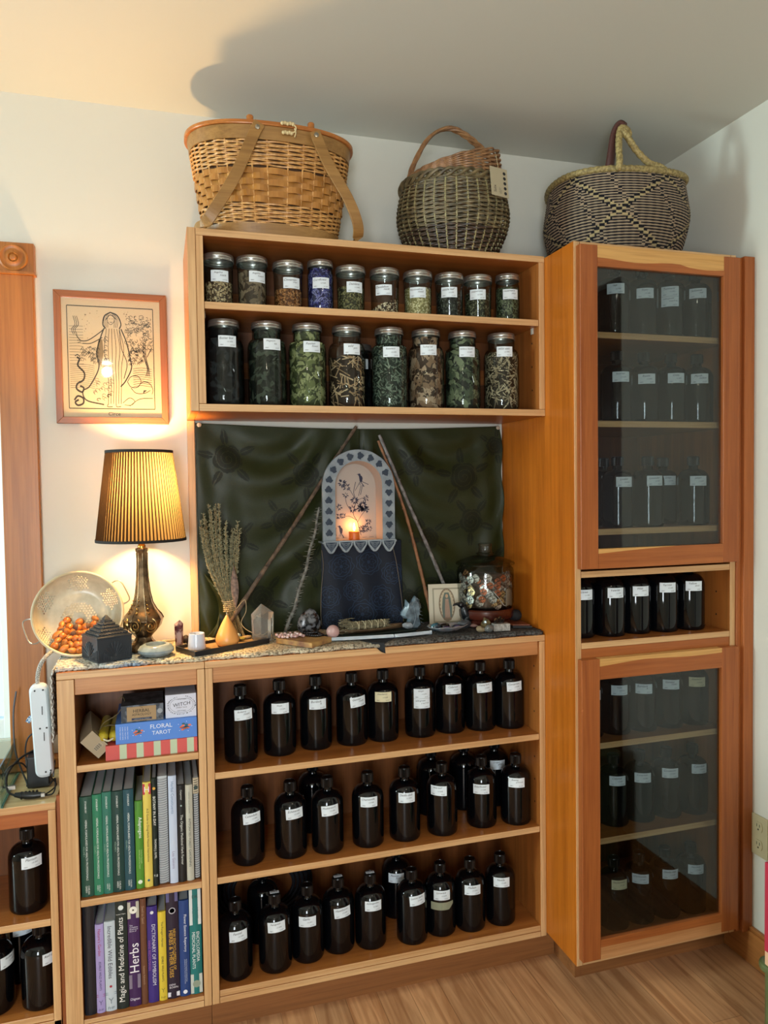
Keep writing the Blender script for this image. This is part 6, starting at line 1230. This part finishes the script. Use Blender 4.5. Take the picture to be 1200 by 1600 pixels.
# ---------------- baskets ----------------
def sup(a, ax, ay, n=2.4): c_, s_ = cos(a), sin(a); return ax*abs(c_)**(2/n)*(1 if c_ >= 0 else -1), ay*abs(s_)**(2/n)*(1 if s_ >= 0 else -1)
wick = mat('golden wicker', '#d6a25e', .45, noise=(90, '#a87438', .15)); strap = mat('flat glossy wood splint', '#b8803f', .22, noise=(25, '#9a662e', .2), spec=.6); bent = wood('bent oak band', '#a37a45', '#8b6536', 'x', .4); lidw = wood('orange wood lid', '#c07a3c', '#a86630', 'x', .3)
B1 = (.198, -.152, 1.9562)
t = thing('picnic_basket', 'large oval woven picnic basket with wooden lid and folded handles, left on cabinet', 'basket', B1)
def bsec(z): q = z/.252; return .158+.044*q**.8, .100+.026*q**.8
NS = 36
def row(mb, z, ph, amp, flat=None, r=.0026, mi=0, thin=1):
    P = []; ax, ay = bsec(z)
    for k in range(NS*4):
        a = 2*pi*k/(NS*4); x, y = sup(a, ax, ay); q = cos(pi*k/4+ph*pi); l = hypot(x, y); P.append((B1[0]+x*(1+amp*q/l), B1[1]+y*(1+amp*q/l), B1[2]+z+.0006*sin(k*.7+z*900)))
    mb.tube(P, r, 4 if flat else 5, mi, True, flat)
m = MB(); z = .030; i = 0
while z < .076: row(m, z, i % 2, .0034); z += .0048; i += 1
build('lower_weave', m, wick, t)
m = MB(); z = .084; i = 0
while z < .155: row(m, z, i % 2, .0042, (.32, 1.75), .0060); z += .0132; i += 1
build('splint_weave', m, strap, t)
m = MB(); z = .164; i = 0
while z < .220: row(m, z, i % 2, .0034); z += .0048; i += 1
build('upper_weave', m, wick, t)
m = MB()
for k in range(NS):
    a = 2*pi*(k+.5)/NS*1.0
    m.tube([(B1[0]+sup(a, *bsec(z))[0], B1[1]+sup(a, *bsec(z))[1], B1[2]+z) for z in (.004, .07, .14, .20, .235)], .0023, 5)
o = build('stakes', m, wick, t)
def band(z0, z1, off, th, ax=None):
    m = MB(); n = 96; 
    def f(k, z, o_): a = 2*pi*k/n; x, y = sup(a, bsec(z)[0]+o_, bsec(z)[1]+o_); return (B1[0]+x, B1[1]+y, B1[2]+z)
    for k in range(n): m.add([f(k, z0, off), f(k+1, z0, off), f(k+1, z1, off), f(k, z1, off), f(k, z0, off-th), f(k+1, z0, off-th), f(k+1, z1, off-th), f(k, z1, off-th)], [(0, 1, 2, 3), (5, 4, 7, 6), (3, 2, 6, 7), (1, 0, 4, 5)])
    return m
build('base_band', band(.0, .030, .004, .006), bent, t); build('rim_band', band(.220, .251, .005, .004), bent, t)
build('basket_lining', band(.02, .23, -.006, .002), mat('dark inner weave', '#4a3018', .8), t)
m = MB(); P = [sup(2*pi*k/96, bsec(.252)[0]+.012, bsec(.252)[1]+.008) for k in range(96)]; m.prism([(B1[0]+x, B1[1]+y) for x, y in P], B1[2]+.252, B1[2]+.262, 0, 'z'); build('lid', m, lidw, t, bevel=.002)
for x in (-.062, .088):
    m = MB(); m.tube([(B1[0]+x, B1[1]-.095, B1[2]+.262), (B1[0]+x, B1[1]-.095, B1[2]+.284)], .0085, 12); m.ball((B1[0]+x, B1[1]-.095, B1[2]+.283), .0088, .0088, .006); build('lid_peg', m, lidw, t)
for sg, px, pv in ((-1, -.048, 0), (1, .092, 0)):
    def hp(x, y, z): return (B1[0]+x, B1[1]+y, B1[2]+z)
    yf_ = -.142
    if sg < 0: K = [hp(px+.004, -.138, .252), hp(px-.010, -.140, .226), hp(-.105, -.146, .120), hp(-.155, -.146, .035), hp(-.176, -.130, .008), hp(-.193, -.09, .0065), hp(-.196, -.02, .0065), hp(-.193, .05, .0065), hp(-.176, .095, .010), hp(-.155, .120, .035), hp(-.105, .130, .120), hp(px-.010, .134, .226)]
    else: K = [hp(px-.004, -.138, .248), hp(px+.004, -.140, .226), hp(.122, -.146, .165), hp(.168, -.146, .09), hp(.192, -.140, .035), hp(.199, -.110, .0085), hp(.2025, -.05, .0065), hp(.2025, .04, .0065), hp(.199, .095, .010), hp(.190, .120, .035), hp(.160, .130, .09), hp(.110, .136, .2)]
    m = MB(); Q = spl(K, 7); vs = []; 
    for i, p in enumerate(Q):
        p = Vector(p); tg_ = (Vector(Q[min(i+1, len(Q)-1)])-Vector(Q[max(i-1, 0)])).normalized(); out = Vector((p.x-B1[0], (p.y-B1[1])*1.6, 0)).normalized()
        if abs(p.y-B1[1]) > .11: out = Vector((0, -1 if p.y < B1[1] else 1, 0))
        s_ = tg_.cross(out).normalized(); out = s_.cross(tg_).normalized(); w_ = .0135; h_ = .0026; vs += [tuple(p+s_*w_+out*h_), tuple(p-s_*w_+out*h_), tuple(p-s_*w_-out*h_), tuple(p+s_*w_-out*h_)]
    n = len(Q); m.add(vs, [(4*i+k, 4*i+(k+1) % 4, 4*i+4+(k+1) % 4, 4*i+4+k) for i in range(n-1) for k in range(4)]+[(3, 2, 1, 0), (4*n-4, 4*n-3, 4*n-2, 4*n-1)])
    zlow = B1[2]+.0008; m.v = [(v[0], v[1], max(v[2], zlow)) for v in m.v]
    h = build('handle', m, bent, t, bevel=.0012)
    m = MB(); m.lathe([(.0062, 0), (.0058, .002), (.0025, .0026), (.0022, .0012), (0, .0012)], 16, (0, 0, 0), cap0=False, cap1=False); q = Vector(K[0])*.55+Vector(K[1])*.45; m.v = [(q.x+a, q.y-.0026-c, q.z+b) for a, b, c in m.v]; build('rivet', m, mat('steel rivet', '#a9a49a', .25, 1), h)
m = MB(); LXc = B1[0]+.022
for zz, w_ in ((.256, .026), (.236, .020)):
    for k in range(5): m.ball((LXc-w_/2+w_*k/4, B1[1]-.1385-.004*(zz > .25), B1[2]+zz+.0012*(k % 2)), .0046, nu=10, nv=8)
m.tube(spl([(LXc+.012, B1[1]-.140, B1[2]+.256), (LXc+.019, B1[1]-.144, B1[2]+.250), (LXc+.018, B1[1]-.144, B1[2]+.240), (LXc+.010, B1[1]-.141, B1[2]+.236)], 5), .0018, 6); m.tube(spl([(LXc+.016, B1[1]-.144, B1[2]+.246), (LXc+.019, B1[1]-.144, B1[2]+.236), (LXc+.016, B1[1]-.143, B1[2]+.226)], 5), .0014, 6)
build('clasp', m, mat('cream bead clasp', '#cdb98a', .4), t)
# willow basket
B2 = (.694, -.168, 1.9562)
t = thing('willow_basket', 'round dark green willow basket with twisted handle and paper tag, middle basket', 'basket', B2)
gw = mat('green brown willow', '#7d6d4c', .5, noise=(55, '#4a3f2a', .16)); dw = mat('dark brown willow', '#54402f', .5, noise=(60, '#30241a', .16)); tw = mat('tan willow', '#a4784e', .45, noise=(55, '#7a5334', .14)); st2 = mat('pale stake willow', '#9a9166', .5)
def r2(z): return .108+(.151-.108)*sin(min(1, z/.115)*pi/2) if z < .115 else .151-.028*((z-.115)/.115)**1.5
def tilt(x): return .075*max(0, (x+.135)/.27)**1.1
N2 = 32
def row2(mb, z, i, r, dz=lambda x: 0, mi=0, amp=.004):
    P = []; R = r2(z)
    for k in range(N2*4): a = 2*pi*k/(N2*4); q = cos(pi*k/4+(i % 2)*pi); x, y = (R+amp*q)*cos(a), (R+amp*q)*sin(a); P.append((B2[0]+x, B2[1]+y*.93, B2[2]+z+dz(x)+.0008*sin(k*1.3+i)))
    mb.tube(P, r, 5, mi, True)
m = MB(); z = .004; i = 0
while z < .060: row2(m, z, i, .0030); z += .0054; i += 1
build('base_weave', m, dw, t); m = MB()
while z < .185: row2(m, z, i, .0029); z += .0053; i += 1
build('side_weave', m, gw, t); m = MB()
for s_ in range(3): m.tube([(B2[0]+(r2(.19)+.006+.005*cos(a*11+s_*2.1))*cos(a), B2[1]+(r2(.19)+.006+.005*cos(a*11+s_*2.1))*sin(a)*.93, B2[2]+.190+.009*sin(a*11+s_*2.1)) for a in [2*pi*k/160 for k in range(160)]], .0045, 6, 0, True)
build('braided_edge', m, gw, t); m = MB(); z = .200
for i in range(14):
    f = i/13; P = []
    for k in range(N2*4): a = 2*pi*k/(N2*4); q = cos(pi*k/4+(i % 2)*pi); R = .136-.010*f; x, y = (R+.0035*q)*cos(a), (R+.0035*q)*sin(a); P.append((B2[0]+x, B2[1]+y*.93, B2[2]+.200+(.012+tilt(x)*1.08)*f))
    m.tube(P, .0026, 5, 0, True)
build('rim_weave', m, tw, t); m = MB()
for k in range(N2): a = 2*pi*(k+.5)/N2; m.tube([(B2[0]+(r2(z)+.001)*cos(a), B2[1]+(r2(z)+.001)*sin(a)*.93, B2[2]+z) for z in (.003, .04, .08, .12, .16, .195)], .0026, 5)
build('stakes', m, st2, t); m = MB(); HP = spl([(-.128, .0, .195), (-.112, .0, .25), (-.068, .0, .325), (-.012, .0, .358), (.040, .0, .345), (.085, .0, .315), (.118, .0, .285), (.124, .0, .24)], 10)
for s_ in range(4):
    P = []
    for i, p in enumerate(HP): q = i*.34+s_*pi/2; P.append((B2[0]+p[0]+.0052*cos(q), B2[1]+.0065*sin(q), B2[2]+p[2]+.0030*cos(q)))
    m.tube(P, .0040, 6)
for s_ in range(6): q = s_; m.tube(spl([(B2[0]+.122, B2[1]+.012*sin(q), B2[2]+.29-.003*s_), (B2[0]+.134, B2[1]-.02, B2[2]+.262-.008*s_), (B2[0]+.112, B2[1]-.06, B2[2]+.248-.006*s_)], 5), .0026, 5)
build('twisted_handle', m, tw, t)
m = MB(); a0 = radians(-66); 
def tagp(a, b, d=0): c_ = Vector((B2[0]+.170*cos(a0), B2[1]+.160*sin(a0), B2[2]+.165)); ex = Vector((cos(radians(4)), sin(radians(4)), -.10)); return tuple(c_+ex*a+Vector((.10*b*0, -.002-d, b))+Vector((.08*b, 0, 0))*-1)
vs = [tagp(-.025, -.036), tagp(.025, -.036), tagp(.025, .036), tagp(-.025, .036), tagp(-.025, -.036, -.0008), tagp(.025, -.036, -.0008), tagp(.025, .036, -.0008), tagp(-.025, .036, -.0008)]; m.add(vs, [(0, 1, 2, 3), (5, 4, 7, 6), (0, 4, 5, 1), (3, 2, 6, 7), (0, 3, 7, 4), (1, 5, 6, 2)])
f_ = lambda a, b: tagp(a, b, .0004)
for k in range(5): m.poly([(.016+.0042*cos(q*pi/6), .024-.0125*k+.0042*sin(q*pi/6)) for q in range(12)], f_, 1)
m.text('Salix', lambda a, b: f_(-.014-b, a-.018), 1, box=(.026, .007)); m.text('basket willow\nhand woven\nbasketry', lambda a, b: f_(.002-b, a-.021), 1, box=(.024, .008))
build('paper_tag', m, [mat('cream tag card', '#a89c80', .7), inkm], t)
m = MB(); m.tube([tagp(0, .034), (B2[0]+.062, B2[1]-.145, B2[2]+.235)], .0007, 4); build('tag_string', m, mat('pale hemp string', '#b5a27c', .8), t)
# grass basket
B3 = (1.168, -.2235, 1.9520)
t = thing('grass_basket', 'wide black and straw woven grass basket with a wrapped handle, right on tall cabinet', 'basket', B3)
straw = mat('straw grass', '#b5a27a', .6); navy = mat('blue black grass', '#17171f', .6); mixg = mat('dusky grass', '#ac967c', .6)
def r3(v): return (.164+.034*sin(min(1, v*1.5)*pi/2)-.016*max(0, v-.55)/.45, .158+.034*sin(min(1, v*1.5)*pi/2)-.014*max(0, v-.55)/.45)
NR, NC, H3 = 58, 240, .211
def hz(a): return H3-.006+.020*cos(a)**2+.004*cos(a)
def pat(i, j):
    """diamond lattice of checks over narrow stripes"""
    u = i/NC*9; v = j/NR*2.1; d = abs(((u+v) % 2)-1); e = abs(((u-v) % 2)-1)
    if min(d, e) < .085: return 1 if ((i//3)+(j//2)) % 2 else 2
    return 1 if (j+(1 if (i//2+j//5) % 11 == 0 else 0)) % 2 else 0
m = MB(); vs = []; fs = []; mi = []
sub = 2
for j in range(NR*sub+1):
    v = j/(NR*sub); b = .0024*abs(sin(pi*j/sub)) if sub > 1 else 0
    for i in range(NC):
        a = 2*pi*i/NC; ax, ay = r3(v); b = .0026 if j % 2 else 0; b += .0007*(1 if (i//2+j//2) % 2 else -1); x, y = sup(a, ax+b, ay+b, 2.1); vs.append((B3[0]+x, B3[1]+y, B3[2]+.001+hz(a)*v))
for j in range(NR*sub):
    for i in range(NC): fs.append((j*NC+i, j*NC+(i+1) % NC, (j+1)*NC+(i+1) % NC, (j+1)*NC+i)); q = pat(i, j//sub); mi.append((0, 1, 2)[q] if q else 0)
m.add(vs, fs); m.m = mi; m.add([vs[i] for i in range(NC)], [tuple(range(NC))[::-1]], 0)
build('woven_body', m, [mixg, navy, straw], t, solid=.002)
m = MB(); P = [(B3[0]+sup(a, .187, .180, 2.1)[0], B3[1]+sup(a, .187, .180, 2.1)[1], B3[2]+.003+hz(a)) for a in [2*pi*k/220 for k in range(220)]]; m.tube(P, [.0085+.0008*sin(k*1.9) for k in range(220)], 10, closed=True); build('wrapped_rim', m, mat('wrapped straw rim', '#a6935f', .6, noise=(150, '#7d6c42', .08)), t)
m = MB(); A = spl([(1.06, -.403, 2.156), (1.064, -.400, 2.175), (1.072, -.385, 2.215), (1.082, -.372, 2.255), (1.094, -.366, 2.276), (1.11, -.366, 2.272), (1.112, -.370, 2.258), (1.098, -.374, 2.256), (1.092, -.374, 2.264), (1.102, -.378, 2.25), (1.122, -.386, 2.215), (1.157, -.392, 2.182), (1.187, -.394, 2.175), (1.204, -.394, 2.168)], 9)
m.tube(A, [.0082+.0008*sin(k*1.7) for k in range(len(A))], 10); 
for k in range(len(A)): 
    if k % 3 == 0: m.ball(A[k], .0090, .0090, .0090, nu=8, nv=6)
build('wrapped_handle', m, mat('wrapped straw handle', '#b09c66', .6, noise=(150, '#8a784a', .08)), t)
m = MB(); m.tube(spl([(1.104, -.364, 2.282), (1.096, -.356, 2.29), (1.088, -.345, 2.272), (1.084, -.335, 2.225), (1.082, -.325, 2.17), (1.085, -.32, 2.13)], 8), .014, 10, flat=(1.0, .7)); build('leather_grip', m, mat('dark red leather', '#4a231b', .5, bump=(90, .4)), t)

# ---------------- lower right corner ----------------
t = thing('green_chest', 'green painted metal chest at the bottom right edge of the photo', 'chest', (1.20, -1.12, 0)); gt_ = mat('green enamel paint', '#5f6a42', .35, noise=(30, '#525c38', .15), bump=(60, .2))
P = rr(0, .20, .155, .022, 6); m = MB(); m.prism([(1.194+a, -1.110+b) for a, b in P], .002, .404, 0, 'z'); build('body', m, gt_, t, bevel=.003)
m = MB(); m.prism([(1.194+a*1.04, -1.110+b*1.05) for a, b in P], .4045, .421, 0, 'z'); build('lid', m, gt_, t, bevel=.005)
t = thing('red_box', 'red box with a pale peach base standing on the green chest', 'box', (1.12, -1.03, .4215)); m = MB(); m.box(.9895, 1.20, -1.09, -.972, .4215, .448, 1); m.box(.989, 1.2005, -1.0905, -.9715, .4481, .62, 0); build('box_body', m, [mat('crimson cloth', '#a8203a', .6), mat('pale peach card', '#d0a482', .6)], t, bevel=.001)
